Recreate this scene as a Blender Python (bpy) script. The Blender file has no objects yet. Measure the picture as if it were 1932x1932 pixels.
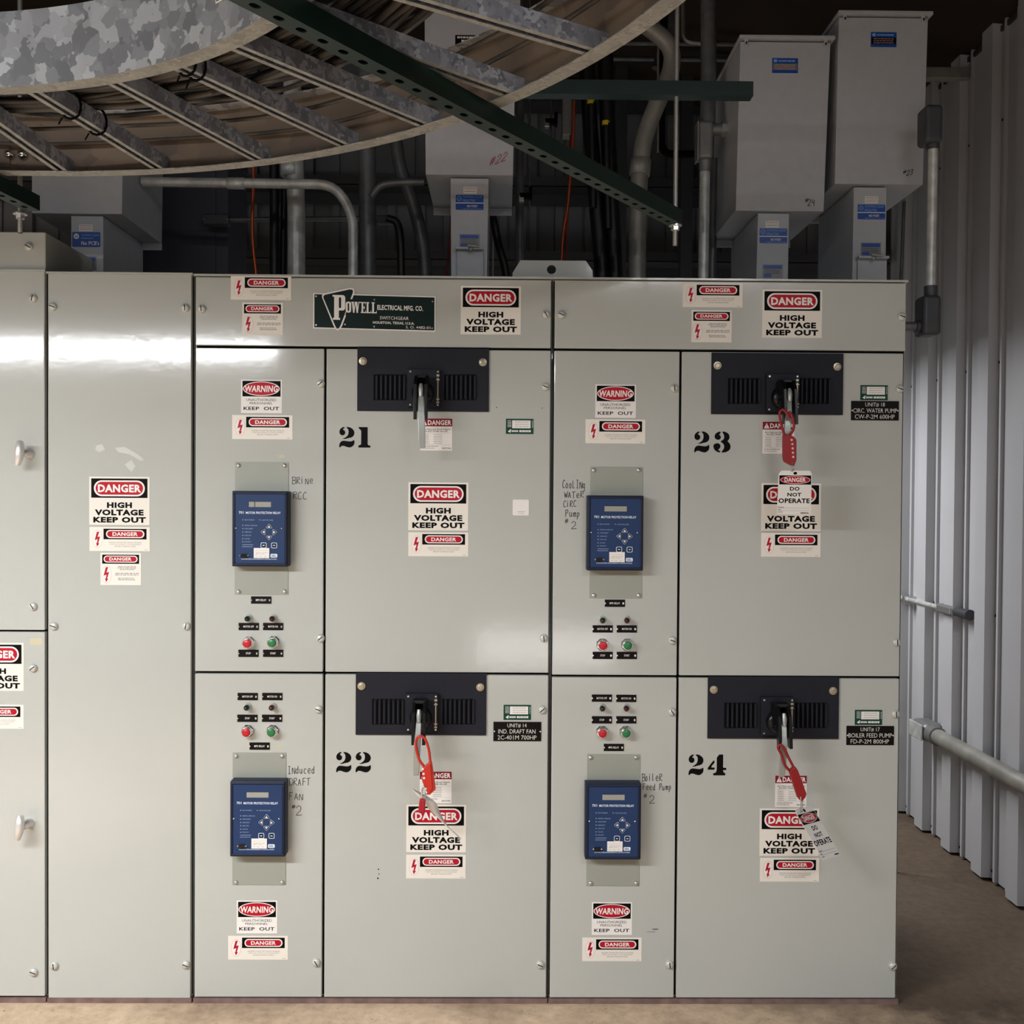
import bpy, bmesh, math, random
from mathutils import Vector, Matrix, Euler
R = math.radians
random.seed(7)
SC = bpy.context.scene
COL = SC.collection

# ------------------------------------------------------------------ camera
EYE = 1.62
YAW, PITCH, ROLL = 0.010425, -0.015899, 0.006702
_fwd = Vector((math.sin(YAW) * math.cos(PITCH), math.cos(YAW) * math.cos(PITCH), math.sin(PITCH)))
_r0 = Vector((math.cos(YAW), -math.sin(YAW), 0))
_u0 = _r0.cross(_fwd)
_r = _r0 * math.cos(ROLL) + _u0 * math.sin(ROLL)
_u = _u0 * math.cos(ROLL) - _r0 * math.sin(ROLL)
cam_data = bpy.data.cameras.new('camera')
cam_data.sensor_width = 36; cam_data.lens = 36.0
cam_data.clip_start = 0.05; cam_data.clip_end = 60
cam = bpy.data.objects.new('camera', cam_data); COL.objects.link(cam)
cam.matrix_world = Matrix(((_r.x, _u.x, -_fwd.x, 0), (_r.y, _u.y, -_fwd.y, 0), (_r.z, _u.z, -_fwd.z, EYE), (0, 0, 0, 1)))
SC.camera = cam

# ------------------------------------------------------------------ view, world
SC.view_settings.view_transform = 'Standard'
SC.view_settings.look = 'None'
SC.view_settings.gamma = 1
SC.view_settings.exposure = 0.0
SC.view_settings.use_curve_mapping = False
W = bpy.data.worlds.new('world'); SC.world = W; W.use_nodes = True
W.node_tree.nodes['Background'].inputs[0].default_value = (0.75, 0.85, 1.0, 1)
W.node_tree.nodes['Background'].inputs[1].default_value = 0.02

# ------------------------------------------------------------------ lights of the fixtures (housings are built below)
def area(name, loc, sx, sy, power, color, rot=(0, 0, 0), spread=180):
    l = bpy.data.lights.new(name, 'AREA'); l.shape = 'RECTANGLE'; l.size = sx; l.size_y = sy
    l.energy = power; l.color = color; l.spread = R(spread)
    o = bpy.data.objects.new(name, l); COL.objects.link(o); o.location = loc; o.rotation_euler = rot
    return o
COOL = (0.975, 0.985, 1.01)
FIXTURES = [  # x centre, y, z, length, watts down, watts of the bare tubes
    (-2.46, 0.82, 2.41, 2.45, 190, 50),
    (0.55, 5.15, 2.33, 1.5, 62, 2),
    (1.3, -0.95, 3.34, 1.2, 70, 5),
    (-1.6, -0.9, 3.55, 2.4, 46, 6),
]
for i, (x, y, z, L, p, t) in enumerate(FIXTURES):
    area('tube_light', (x, y, z - 0.010), L - 0.06, 0.15, p, COOL)

area('added_low_light', (0.42, -3.15, 0.19), 1.3, 0.34, 9, (1.0, 0.93, 0.93), (R(90), 0, 0))   # lamp added behind the camera for a low highlight on the cabinet doors

# ------------------------------------------------------------------ pixel rays of the photograph -> points at a chosen real depth
F = 1932.0
def ray(px, py):
    return _fwd * F + _r * (px - 966) - _u * (py - 966)
def at(px, py, Y):
    d = ray(px, py); t = Y / d.y
    return Vector((d.x * t, Y, d.z * t + EYE))
def onz(px, py, z):
    d = ray(px, py); t = (z - EYE) / d.z
    return Vector((d.x * t, d.y * t, z))
def onx(px, py, X):
    d = ray(px, py); t = X / d.x
    return Vector((X, d.y * t, d.z * t + EYE))
D0 = 3.24                      # plane of the cabinet doors

# ------------------------------------------------------------------ materials
def lin(h):
    h = h.lstrip('#'); v = [int(h[i:i + 2], 16) / 255 for i in (0, 2, 4)]
    return tuple((c / 12.92 if c <= 0.04045 else ((c + 0.055) / 1.055) ** 2.4) for c in v) + (1,)
MATS = {}
def mat(name, col, rough=0.5, metal=0.0, var=0.0, vscale=6.0, bump=0.0, bscale=200.0, coat=0.0, spec=0.5, col2=None, emit=None, estr=0, vdetail=4):
    m = bpy.data.materials.new(name); m.use_nodes = True; nt = m.node_tree
    b = nt.nodes['Principled BSDF']
    b.inputs['Base Color'].default_value = lin(col); b.inputs['Roughness'].default_value = rough
    b.inputs['Metallic'].default_value = metal; b.inputs['Specular IOR Level'].default_value = spec; b.inputs['Coat Weight'].default_value = coat
    b.inputs['Coat Roughness'].default_value = 0.08
    if var > 0 or col2:
        tc = nt.nodes.new('ShaderNodeTexCoord'); n = nt.nodes.new('ShaderNodeTexNoise')
        n.inputs['Scale'].default_value = vscale; n.inputs['Detail'].default_value = vdetail
        nt.links.new(tc.outputs['Object'], n.inputs['Vector'])
        r = nt.nodes.new('ShaderNodeValToRGB'); c = lin(col)
        if col2: c2 = lin(col2)
        else: c2 = tuple(x * (1 - var) for x in c[:3]) + (1,)
        r.color_ramp.elements[0].position = 0.35; r.color_ramp.elements[1].position = 0.65
        r.color_ramp.elements[0].color = c2; r.color_ramp.elements[1].color = c
        nt.links.new(n.outputs['Fac'], r.inputs['Fac']); nt.links.new(r.outputs['Color'], b.inputs['Base Color'])
    if bump > 0:
        tc = nt.nodes.new('ShaderNodeTexCoord'); n = nt.nodes.new('ShaderNodeTexNoise')
        n.inputs['Scale'].default_value = bscale; n.inputs['Detail'].default_value = 2
        bp = nt.nodes.new('ShaderNodeBump'); bp.inputs['Strength'].default_value = bump; bp.inputs['Distance'].default_value = 0.002
        nt.links.new(tc.outputs['Object'], n.inputs['Vector']); nt.links.new(n.outputs['Fac'], bp.inputs['Height'])
        nt.links.new(bp.outputs['Normal'], b.inputs['Normal'])
    if emit:
        b.inputs['Emission Color'].default_value = lin(emit); b.inputs['Emission Strength'].default_value = estr
    MATS[name] = m
    return m
def galv(name, a, b_, scale, rough=0.42, metal=0.75, tint=None, c3=None):
    m = bpy.data.materials.new(name); m.use_nodes = True; nt = m.node_tree; b = nt.nodes['Principled BSDF']
    tc = nt.nodes.new('ShaderNodeTexCoord')
    nz = nt.nodes.new('ShaderNodeTexNoise'); nz.inputs['Scale'].default_value = scale * 0.9; nz.inputs['Detail'].default_value = 2
    mx = nt.nodes.new('ShaderNodeMix'); mx.data_type = 'VECTOR'; mx.inputs['Factor'].default_value = 0.06
    nt.links.new(tc.outputs['Object'], nz.inputs['Vector'])
    nt.links.new(tc.outputs['Object'], mx.inputs[4]); nt.links.new(nz.outputs['Color'], mx.inputs[5])
    vo = nt.nodes.new('ShaderNodeTexVoronoi'); vo.inputs['Scale'].default_value = scale
    nt.links.new(mx.outputs[1], vo.inputs['Vector'])
    sep = nt.nodes.new('ShaderNodeSeparateColor'); nt.links.new(vo.outputs['Color'], sep.inputs[0])
    r = nt.nodes.new('ShaderNodeValToRGB')
    r.color_ramp.elements[0].color = lin(a); r.color_ramp.elements[1].color = lin(b_)
    if c3:
        e = r.color_ramp.elements.new(0.5); e.color = lin(c3)
    nt.links.new(sep.outputs[0], r.inputs['Fac']); nt.links.new(r.outputs['Color'], b.inputs['Base Color'])
    mr = nt.nodes.new('ShaderNodeMapRange'); mr.inputs[3].default_value = rough - 0.1; mr.inputs[4].default_value = rough + 0.14
    nt.links.new(sep.outputs[1], mr.inputs[0]); nt.links.new(mr.outputs[0], b.inputs['Roughness'])
    b.inputs['Metallic'].default_value = metal
    MATS[name] = m
    return m

PAINT = mat('grey_enamel', '#b4b6b0', 0.10, coat=0.0, var=0.035, vscale=1.6, bump=0.07, bscale=38)
PAINT2 = mat('grey_enamel_plate', '#94978c', 0.5, var=0.03, vscale=3)
PAINT3 = mat('grey_enamel_box', '#b0b3b7', 0.5, var=0.05, vscale=30, bump=0.06, bscale=400)
BOLT = mat('painted_bolt', '#c4c5bd', 0.35, metal=0.2)
ZINC = mat('zinc_screw', '#d8d8d4', 0.25, metal=0.9)
SATIN = mat('satin_nickel', '#dcdad6', 0.34, metal=0.55)
CHROME = mat('chrome', '#e8e8e6', 0.14, metal=1.0)
BRASS = mat('brass_bolt', '#b5ab95', 0.35, metal=0.75)
BLACKP = mat('black_plate_paint', '#1f2028', 0.6, spec=0.2, var=0.1, vscale=20)
BLACKG = mat('black_gloss', '#0c0c0e', 0.3, spec=0.35)
BLACKM = mat('black_matte', '#060607', 0.8, spec=0.1)
STEEL = mat('lever_steel', '#a4a8a2', 0.38, metal=0.6)
NAVY = mat('relay_housing_navy', '#101b33', 0.45, spec=0.3)
BLUE = mat('relay_face_blue', '#20365c', 0.5, spec=0.25)
RED = mat('sign_red', '#ad0f26', 0.5, spec=0.2)
REDD = mat('label_red', '#7d0d20', 0.5, spec=0.2)
WHITE = mat('sign_white', '#e6e2dd', 0.5, spec=0.2)
CREAM = mat('sign_cream', '#e3ddd2', 0.5, spec=0.2)
BLACK = mat('sign_black', '#060506', 0.6, spec=0.1)
GREY = mat('print_grey', '#8c8884', 0.5)
PINKL = mat('print_pale_red', '#d9a9a4', 0.5)
TEXTG = mat('print_blue_white', '#d8e2ef', 0.45)
TEXTB = mat('print_blue_faint', '#8fa3c4', 0.45)
GREENL = mat('plate_green', '#051d19', 0.5, spec=0.2)
GREENI = mat('label_green', '#094030', 0.5, spec=0.2)
GEBLUE = mat('label_blue', '#16489c', 0.4)
GEBLUE2 = mat('label_blue_print', '#7fa6dd', 0.4)
ENGR = mat('engraved_white', '#dcd9d0', 0.5)
BROWNB = mat('engraved_plate', '#0b0808', 0.5, spec=0.15)
INK = mat('marker_ink', '#26262a', 0.5)
INKR = mat('marker_ink_red', '#8e2630', 0.5)
RESID = mat('tape_residue', '#bdb799', 0.5)
RESID2 = mat('glue_residue', '#bfc0b9', 0.3)
LCD = mat('lcd_display', '#97968c', 0.3)
REDB = mat('button_red', '#b80f24', 0.35)
GREENB = mat('button_green', '#1f7040', 0.35)
LGREEN = mat('lens_dark_green', '#0c2318', 0.12)
LRED = mat('lens_dark_red', '#3a0d12', 0.12)
HASPO = mat('hasp_orange_red', '#bb2210', 0.4)
HASPR = mat('hasp_red', '#8a0a10', 0.4)
PADL = mat('padlock_red', '#a31626', 0.35, metal=0.2)
TAGW = mat('tag_white', '#e6e1da', 0.5)
GALVR = galv('galvanised_spangle', '#777a7f', '#c0c4c8', 33, 0.42, 0.3, c3='#979a9e')
GALVT = galv('galvanised_tan', '#75695f', '#8a7a69', 13, 0.5, 0.3, c3='#7f7163')
GALVF = galv('galvanised_flange', '#86857f', '#a3a29b', 60, 0.5, 0.3)
GALVD = galv('galvanised_rung', '#73767e', '#b0b4bc', 55, 0.42, 0.4, c3='#8c8f98')
GALVC = mat('conduit_zinc', '#cdcfcb', 0.36, metal=0.25, var=0.3, vscale=25)
GALVK = mat('conduit_dull', '#6c6e70', 0.42, metal=0.4, var=0.3, vscale=18)
GALVO = mat('conduit_old', '#9c9a92', 0.45, metal=0.3, var=0.25, vscale=14)
FITT = mat('cast_fitting', '#808080', 0.45, metal=0.4, var=0.1, vscale=30)
FITD = mat('cast_fitting_dark', '#45464a', 0.5, metal=0.3, var=0.1, vscale=30)
GREENS = mat('strut_green', '#062019', 0.4, spec=0.35, var=0.2, vscale=14)
CABLE = [mat('cable_jacket_dark', '#1d1b1a', 0.5, var=0.3, vscale=9), mat('cable_jacket_grey', '#4f4943', 0.5, var=0.3, vscale=9), mat('cable_jacket_brown', '#2f2a25', 0.5, var=0.3, vscale=9)]
HOSE = mat('black_hose', '#0b0b0c', 0.45)
YELLOW = mat('yellow_tape', '#d6bd10', 0.45)
COPPER = mat('copper_wire', '#b5522c', 0.35, metal=0.6)
REDW = mat('red_wire', '#7c2018', 0.45)
ROD = mat('threaded_rod_steel', '#a5a29c', 0.4, metal=0.7)
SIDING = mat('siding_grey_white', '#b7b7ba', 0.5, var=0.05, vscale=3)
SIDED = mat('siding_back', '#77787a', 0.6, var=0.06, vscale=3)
ROOFM = mat('roof_brown', '#332a23', 0.85, spec=0.2, var=0.2, vscale=2)
GIRT = mat('girt_dark', '#3a3a3c', 0.6, var=0.1, vscale=8)
ROOMW = mat('room_wall', '#8a8886', 0.7)
FIXW = mat('fixture_white', '#e8e8e4', 0.4)
BASEM = mat('base_channel_dirty', '#7e6660', 0.7, var=0.35, vscale=30)
CUBE_D = mat('enclosure_dark', '#3c3e48', 0.5, var=0.06, vscale=4)

def concrete():
    m = bpy.data.materials.new('concrete_floor'); m.use_nodes = True; nt = m.node_tree; b = nt.nodes['Principled BSDF']
    tc = nt.nodes.new('ShaderNodeTexCoord')
    def noise(s, d=6, rgh=0.6):
        n = nt.nodes.new('ShaderNodeTexNoise'); n.inputs['Scale'].default_value = s; n.inputs['Detail'].default_value = d
        n.inputs['Roughness'].default_value = rgh; nt.links.new(tc.outputs['Object'], n.inputs['Vector']); return n
    def ramp(n, p0, c0, p1, c1):
        r = nt.nodes.new('ShaderNodeValToRGB'); r.color_ramp.elements[0].position = p0; r.color_ramp.elements[1].position = p1
        r.color_ramp.elements[0].color = c0; r.color_ramp.elements[1].color = c1
        nt.links.new(n.outputs['Fac'], r.inputs['Fac']); return r
    base = ramp(noise(2.2), 0.35, lin('#bfa78c'), 0.68, lin('#dcc2a4'))
    fine = ramp(noise(26, 8, 0.7), 0.38, (0.55, 0.52, 0.5, 1), 0.6, (1, 1, 1, 1))
    stain = ramp(noise(1.3, 5, 0.62), 0.36, (0.50, 0.46, 0.43, 1), 0.50, (1, 1, 1, 1))
    spots = ramp(noise(60, 3, 0.5), 0.27, (0.35, 0.28, 0.25, 1), 0.33, (1, 1, 1, 1))
    def mul(a, b2, f):
        x = nt.nodes.new('ShaderNodeMix'); x.data_type = 'RGBA'; x.blend_type = 'MULTIPLY'; x.inputs[0].default_value = f
        nt.links.new(a, x.inputs[6]); nt.links.new(b2, x.inputs[7]); return x.outputs[2]
    o = mul(base.outputs[0], fine.outputs[0], 0.5)
    o = mul(o, stain.outputs[0], 0.7)
    o = mul(o, spots.outputs[0], 0.8)
    # the floor is darker beside and behind the cabinets, with a ragged edge
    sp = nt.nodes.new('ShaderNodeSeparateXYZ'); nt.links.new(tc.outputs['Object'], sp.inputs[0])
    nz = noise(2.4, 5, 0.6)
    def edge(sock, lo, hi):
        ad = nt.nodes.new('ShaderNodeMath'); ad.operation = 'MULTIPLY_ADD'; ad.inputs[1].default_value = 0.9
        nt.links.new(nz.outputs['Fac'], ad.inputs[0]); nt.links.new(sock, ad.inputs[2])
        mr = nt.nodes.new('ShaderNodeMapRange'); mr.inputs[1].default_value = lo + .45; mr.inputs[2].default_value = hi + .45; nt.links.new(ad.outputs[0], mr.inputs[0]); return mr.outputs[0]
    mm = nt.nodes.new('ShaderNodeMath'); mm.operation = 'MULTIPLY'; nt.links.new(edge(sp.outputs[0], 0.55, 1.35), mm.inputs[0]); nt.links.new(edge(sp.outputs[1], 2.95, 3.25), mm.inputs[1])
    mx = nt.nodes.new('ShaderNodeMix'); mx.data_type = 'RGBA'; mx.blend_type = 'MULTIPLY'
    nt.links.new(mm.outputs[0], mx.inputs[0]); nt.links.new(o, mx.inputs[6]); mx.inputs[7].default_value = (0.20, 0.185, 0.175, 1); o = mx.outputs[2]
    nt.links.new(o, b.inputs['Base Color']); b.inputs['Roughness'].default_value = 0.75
    bp = nt.nodes.new('ShaderNodeBump'); bp.inputs['Strength'].default_value = 0.4; bp.inputs['Distance'].default_value = 0.004
    nt.links.new(noise(30, 8).outputs['Fac'], bp.inputs['Height']); nt.links.new(bp.outputs['Normal'], b.inputs['Normal'])
    return m
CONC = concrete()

# ------------------------------------------------------------------ object helpers
WORLD = {}                                       # world origin of every object (none is rotated unless a leaf)
def tag(o, label=None, cat=None, group=None, kind=None):
    if label: o['label'] = label
    if cat: o['category'] = cat
    if group: o['group'] = group
    if kind: o['kind'] = kind
    return o
def empty(name, loc, label=None, cat=None, group=None, parent=None, kind=None):
    o = bpy.data.objects.new(name, None); COL.objects.link(o); o.empty_display_size = 0.05
    loc = Vector(loc); WORLD[o] = loc
    if parent: o.parent = parent; o.location = loc - WORLD[parent]
    else: o.location = loc
    return tag(o, label, cat, group, kind)
def put(name, mesh, loc, parent=None, rot=None, label=None):
    o = bpy.data.objects.new(name, mesh); COL.objects.link(o); loc = Vector(loc); WORLD[o] = loc
    if parent: o.parent = parent; o.location = loc - WORLD[parent]
    else: o.location = loc
    if rot: o.rotation_euler = rot
    if label: o['label'] = label
    return o

class MB:
    def __init__(self): self.v = []; self.f = []; self.m = []; self.s = []
    def add(self, vs, fs, mi=0, smooth=False):
        n = len(self.v); self.v += [tuple(x) for x in vs]
        for f in fs: self.f.append(tuple(i + n for i in f)); self.m.append(mi); self.s.append(smooth)
        return self
    def box(self, x0, x1, y0, y1, z0, z1, mi=0):
        vs = [(x, y, z) for x in (x0, x1) for y in (y0, y1) for z in (z0, z1)]
        return self.add(vs, [(0, 1, 3, 2), (4, 6, 7, 5), (0, 4, 5, 1), (2, 3, 7, 6), (0, 2, 6, 4), (1, 5, 7, 3)], mi)
    def cbox(self, c, sx, sy, sz, mi=0):
        return self.box(c[0] - sx / 2, c[0] + sx / 2, c[1] - sy / 2, c[1] + sy / 2, c[2] - sz / 2, c[2] + sz / 2, mi)
    def obox(self, p0, p1, w, h, up=(0, 0, 1), mi=0):            # bar from p0 to p1
        p0 = Vector(p0); p1 = Vector(p1); d = (p1 - p0).normalized(); s = d.cross(Vector(up)).normalized(); u = s.cross(d)
        vs = [p + s * (a * w / 2) + u * (b * h / 2) for p in (p0, p1) for a in (-1, 1) for b in (-1, 1)]
        return self.add(vs, [(0, 1, 3, 2), (4, 6, 7, 5), (0, 4, 5, 1), (2, 3, 7, 6), (0, 2, 6, 4), (1, 5, 7, 3)], mi)
    def prism_xz(self, pts, y0, y1, mi=0):                      # polygon in x,z extruded along y (y0 = front)
        n = len(pts); vs = [(p[0], y0, p[1]) for p in pts] + [(p[0], y1, p[1]) for p in pts]
        fs = [tuple(range(n)), tuple(reversed(range(n, 2 * n)))] + [(i, (i + 1) % n + 0, (i + 1) % n + n, i + n) for i in range(n)]
        return self.add(vs, fs, mi)
    def prism_yz(self, pts, x0, x1, mi=0):
        n = len(pts); vs = [(x0, p[0], p[1]) for p in pts] + [(x1, p[0], p[1]) for p in pts]
        fs = [tuple(range(n)), tuple(reversed(range(n, 2 * n)))] + [(i, (i + 1) % n, (i + 1) % n + n, i + n) for i in range(n)]
        return self.add(vs, fs, mi)
    def tube(self, pts, r, seg=12, mi=0, smooth=True, cap=True, flat=1.0):
        pts = [Vector(p) for p in pts]; n = len(pts); rs = r if isinstance(r, (list, tuple)) else [r] * n
        t0 = (pts[1] - pts[0]).normalized()
        up = Vector((0, 0, 1)) if abs(t0.z) < 0.9 else Vector((0, 1, 0))
        nrm = (up - t0 * up.dot(t0)).normalized(); rings = []
        prev = t0
        for i, p in enumerate(pts):
            a = pts[i] - pts[i - 1] if i > 0 else pts[1] - pts[0]; b = pts[i + 1] - pts[i] if i < n - 1 else a
            t = (a.normalized() + b.normalized()).normalized()
            nrm = (nrm - t * nrm.dot(t)).normalized(); bn = t.cross(nrm)
            rings.append([p + (nrm * math.cos(2 * math.pi * k / seg) * flat + bn * math.sin(2 * math.pi * k / seg)) * rs[i] for k in range(seg)])
        vs = [v for rg in rings for v in rg]
        fs = [(i * seg + k, i * seg + (k + 1) % seg, (i + 1) * seg + (k + 1) % seg, (i + 1) * seg + k) for i in range(n - 1) for k in range(seg)]
        self.add(vs, fs, mi, smooth)
        if cap:
            self.add(rings[0], [tuple(reversed(range(seg)))], mi); self.add(rings[-1], [tuple(range(seg))], mi)
        return self
    def lathe(self, c, prof, seg=20, mi=0, axis='y', smooth=True, phase=0.0):   # prof: (radius, distance toward the camera)
        c = Vector(c); vs = []
        for r, d in prof:
            for k in range(seg):
                a = 2 * math.pi * k / seg + phase
                if axis == 'y': vs.append(c + Vector((r * math.cos(a), -d, r * math.sin(a))))
                elif axis == 'x': vs.append(c + Vector((-d, r * math.cos(a), r * math.sin(a))))
                else: vs.append(c + Vector((r * math.cos(a), r * math.sin(a), d)))
        n = len(prof)
        fs = [(i * seg + k, i * seg + (k + 1) % seg, (i + 1) * seg + (k + 1) % seg, (i + 1) * seg + k) for i in range(n - 1) for k in range(seg)]
        self.add(vs, fs, mi, smooth)
        m0 = vs[:seg]; m1 = vs[-seg:]
        if prof[-1][0] > 1e-5: self.add(m1, [tuple(range(seg))], mi)
        if prof[0][0] > 1e-5: self.add(m0, [tuple(reversed(range(seg)))], mi)
        return self
    def mesh(self, name, mats, origin=(0, 0, 0), fix=True):
        o = Vector(origin); me = bpy.data.meshes.new(name)
        me.from_pydata([Vector(v) - o for v in self.v], [], self.f)
        for m in (mats if isinstance(mats, (list, tuple)) else [mats]): me.materials.append(m)
        me.polygons.foreach_set('material_index', self.m); me.polygons.foreach_set('use_smooth', self.s)
        if fix:
            bm = bmesh.new(); bm.from_mesh(me); bmesh.ops.recalc_face_normals(bm, faces=bm.faces); bm.to_mesh(me); bm.free()
        me.update()
        return me
    def build(self, name, mats, parent=None, origin=None, bevel=0, label=None, seg=2, fix=True):
        if origin is None:
            xs = list(zip(*self.v)); origin = [(min(a) + max(a)) / 2 for a in xs]
            if parent is None: origin[2] = min(xs[2])
        o = put(name, self.mesh(name, mats, origin, fix), origin, parent, label=label)
        if bevel:
            b = o.modifiers.new('bevel', 'BEVEL'); b.width = bevel; b.segments = seg; b.limit_method = 'ANGLE'; b.angle_limit = R(40)
        return o

def smooth_path(pts, n=8):                        # Catmull-Rom through the points
    p = [Vector(q) for q in pts]; p = [2 * p[0] - p[1]] + p + [2 * p[-1] - p[-2]]; out = []
    for i in range(1, len(p) - 2):
        for k in range(n):
            t = k / n
            out.append(0.5 * ((2 * p[i]) + (p[i + 1] - p[i - 1]) * t + (2 * p[i - 1] - 5 * p[i] + 4 * p[i + 1] - p[i + 2]) * t * t + (-p[i - 1] + 3 * p[i] - 3 * p[i + 1] + p[i + 2]) * t ** 3))
    out.append(p[-2]); return out
def bend_path(pts, r, n=7):                       # straight runs with rounded elbows of radius r
    p = [Vector(q) for q in pts]; out = [p[0]]
    for i in range(1, len(p) - 1):
        a = (p[i - 1] - p[i]); b = (p[i + 1] - p[i]); l = min(r, a.length * 0.48, b.length * 0.48)
        a = p[i] + a.normalized() * l; b = p[i] + b.normalized() * l
        for k in range(n + 1):
            t = k / n; out.append(a * (1 - t) ** 2 + p[i] * 2 * t * (1 - t) + b * t * t)
    out.append(p[-1]); return out

# ------------------------------------------------------------------ flat print
GLY = {}
def glyphs(s, bold):
    k = (s, bold)
    if k in GLY: return GLY[k]
    c = bpy.data.curves.new('t', 'FONT'); c.body = s; c.size = 1; c.offset = bold; c.resolution_u = 2; c.fill_mode = 'FRONT'
    c.space_character = 1.0 + bold * 2
    o = bpy.data.objects.new('t', c); COL.objects.link(o); bpy.context.view_layer.update()
    me = bpy.data.meshes.new_from_object(o.evaluated_get(bpy.context.evaluated_depsgraph_get()))
    vs = [(v.co.x, v.co.y) for v in me.vertices]; fs = [tuple(p.vertices) for p in me.polygons]
    bpy.data.objects.remove(o); bpy.data.curves.remove(c); bpy.data.meshes.remove(me)
    GLY[k] = (vs, fs, min(v[0] for v in vs), max(v[0] for v in vs), min(v[1] for v in vs), max(v[1] for v in vs))
    return GLY[k]
class Art:
    """flat print drawn in the coordinates src=(x0,y0,x1,y1), y down, mapped to w x h metres round the centre; layers step 0.15 mm toward -y"""
    def __init__(self, src, w, h, shear=0.0, thick=0.0008):
        self.src = src; self.w = w; self.h = h; self.mb = MB(); self.mats = []; self.shear = shear; self.t = thick
    def mi(self, m):
        if m not in self.mats: self.mats.append(m)
        return self.mats.index(m)
    def P(self, x, y, L):
        x0, y0, x1, y1 = self.src; y = y + self.shear * (x - (x0 + x1) / 2)
        return (((x - x0) / (x1 - x0) - 0.5) * self.w, -self.t - L * 0.00015, (0.5 - (y - y0) / (y1 - y0)) * self.h)
    def poly(self, pts, m, L=1):
        self.n = getattr(self, 'n', 0) + 1; L += (self.n % 40) * 0.02      # no two prints share exactly one plane
        self.mb.add([self.P(x, y, L) for x, y in pts], [tuple(range(len(pts)))], self.mi(m)); return self
    def base(self, m, pts=None):                    # the sheet itself, with its real thickness
        x0, y0, x1, y1 = self.src
        pts = pts or [(x0, y0), (x1, y0), (x1, y1), (x0, y1)]
        q = [self.P(x, y, 0) for x, y in pts]
        self.mb.prism_xz([(a[0], a[2]) for a in q], -self.t, 0.0, self.mi(m)); return self
    def rect(self, x0, y0, x1, y1, m, L=1): return self.poly([(x0, y0), (x1, y0), (x1, y1), (x0, y1)], m, L)
    def rrect(self, x0, y0, x1, y1, r, m, L=1, n=6):
        r = min(r, (x1 - x0) / 2, (y1 - y0) / 2); pts = []
        for cx, cy, a in ((x1 - r, y0 + r, -90), (x1 - r, y1 - r, 0), (x0 + r, y1 - r, 90), (x0 + r, y0 + r, 180)):
            for k in range(n + 1):
                t = R(a + 90 * k / n); pts.append((cx + r * math.cos(t), cy + r * math.sin(t)))
        return self.poly(pts, m, L)
    def ell(self, x0, y0, x1, y1, m, L=1, n=28):
        return self.poly([((x0 + x1) / 2 + (x1 - x0) / 2 * math.cos(2 * math.pi * k / n), (y0 + y1) / 2 + (y1 - y0) / 2 * math.sin(2 * math.pi * k / n)) for k in range(n)], m, L)
    def text(self, s, x0, y0, x1, y1, m, L=3, bold=0.0, slant=0.0):
        vs, fs, a0, a1, b0, b1 = glyphs(s, bold)
        q = [(x0 + (x - a0) / (a1 - a0) * (x1 - x0) + slant * ((y - b0) / (b1 - b0)), y1 - (y - b0) / (b1 - b0) * (y1 - y0)) for x, y in vs]
        self.mb.add([self.P(x, y, L) for x, y in q], fs, self.mi(m)); return self
    def line(self, pts, wd, m, L=2):
        for (ax, ay), (bx, by) in zip(pts[:-1], pts[1:]):
            l = math.hypot(bx - ax, by - ay) or 1; ux, uy = (bx - ax) / l * wd / 2, (by - ay) / l * wd / 2
            self.poly([(ax - ux * .6 - uy, ay - uy * .6 + ux), (bx + ux * .6 - uy, by + uy * .6 + ux), (bx + ux * .6 + uy, by + uy * .6 - ux), (ax - ux * .6 + uy, ay - uy * .6 - ux)], m, L)
        return self
    def words(self, x0, y, x1, h, m, L=2, seed=1):   # print too small to read: a row of word-sized dashes
        rd = random.Random(seed * 77 + int(y)); x = x0; span = x1 - x0
        while x < x1 - span * 0.03:
            w = min(span * rd.uniform(0.07, 0.2), x1 - x); self.rect(x, y - h / 2, x + w, y + h / 2, m, L); x += w + span * 0.03
        return self
    def mesh(self, name): return self.mb.mesh(name, self.mats, fix=False)

BOLTPOLY = [(572, 1717), (592, 1717), (578, 1762), (600, 1757), (584, 1814), (593, 1818), (574, 1845), (564, 1810), (572, 1815), (578, 1780), (553, 1790)]
def bolt_mark(a, cx, cy, k, m=RED, L=4):
    a.poly([(cx + (x - 577) * k, cy + (y - 1780) * k) for x, y in BOLTPOLY], m, L)
M1 = 1 / 596.3                                        # metres per photo pixel on the door plane
def art_high_voltage():
    a = Art((508, 1243, 1026, 1657), 113 * M1, 90.5 * M1).base(CREAM)
    a.rect(525, 1258, 1008, 1424, BLACK, 1).rrect(548, 1274, 985, 1411, 68, WHITE, 2, 9).rrect(563, 1287, 971, 1397, 55, RED, 3, 9)
    a.text('DANGER', 583, 1309, 953, 1377, WHITE, 4, 0.04)
    a.text('HIGH', 660, 1462, 875, 1512, BLACK, 1, 0.055).text('VOLTAGE', 556, 1524, 975, 1576, BLACK, 1, 0.055).text('KEEP OUT', 543, 1588, 994, 1638, BLACK, 1, 0.055)
    return a.mesh('high_voltage_sign')
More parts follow.
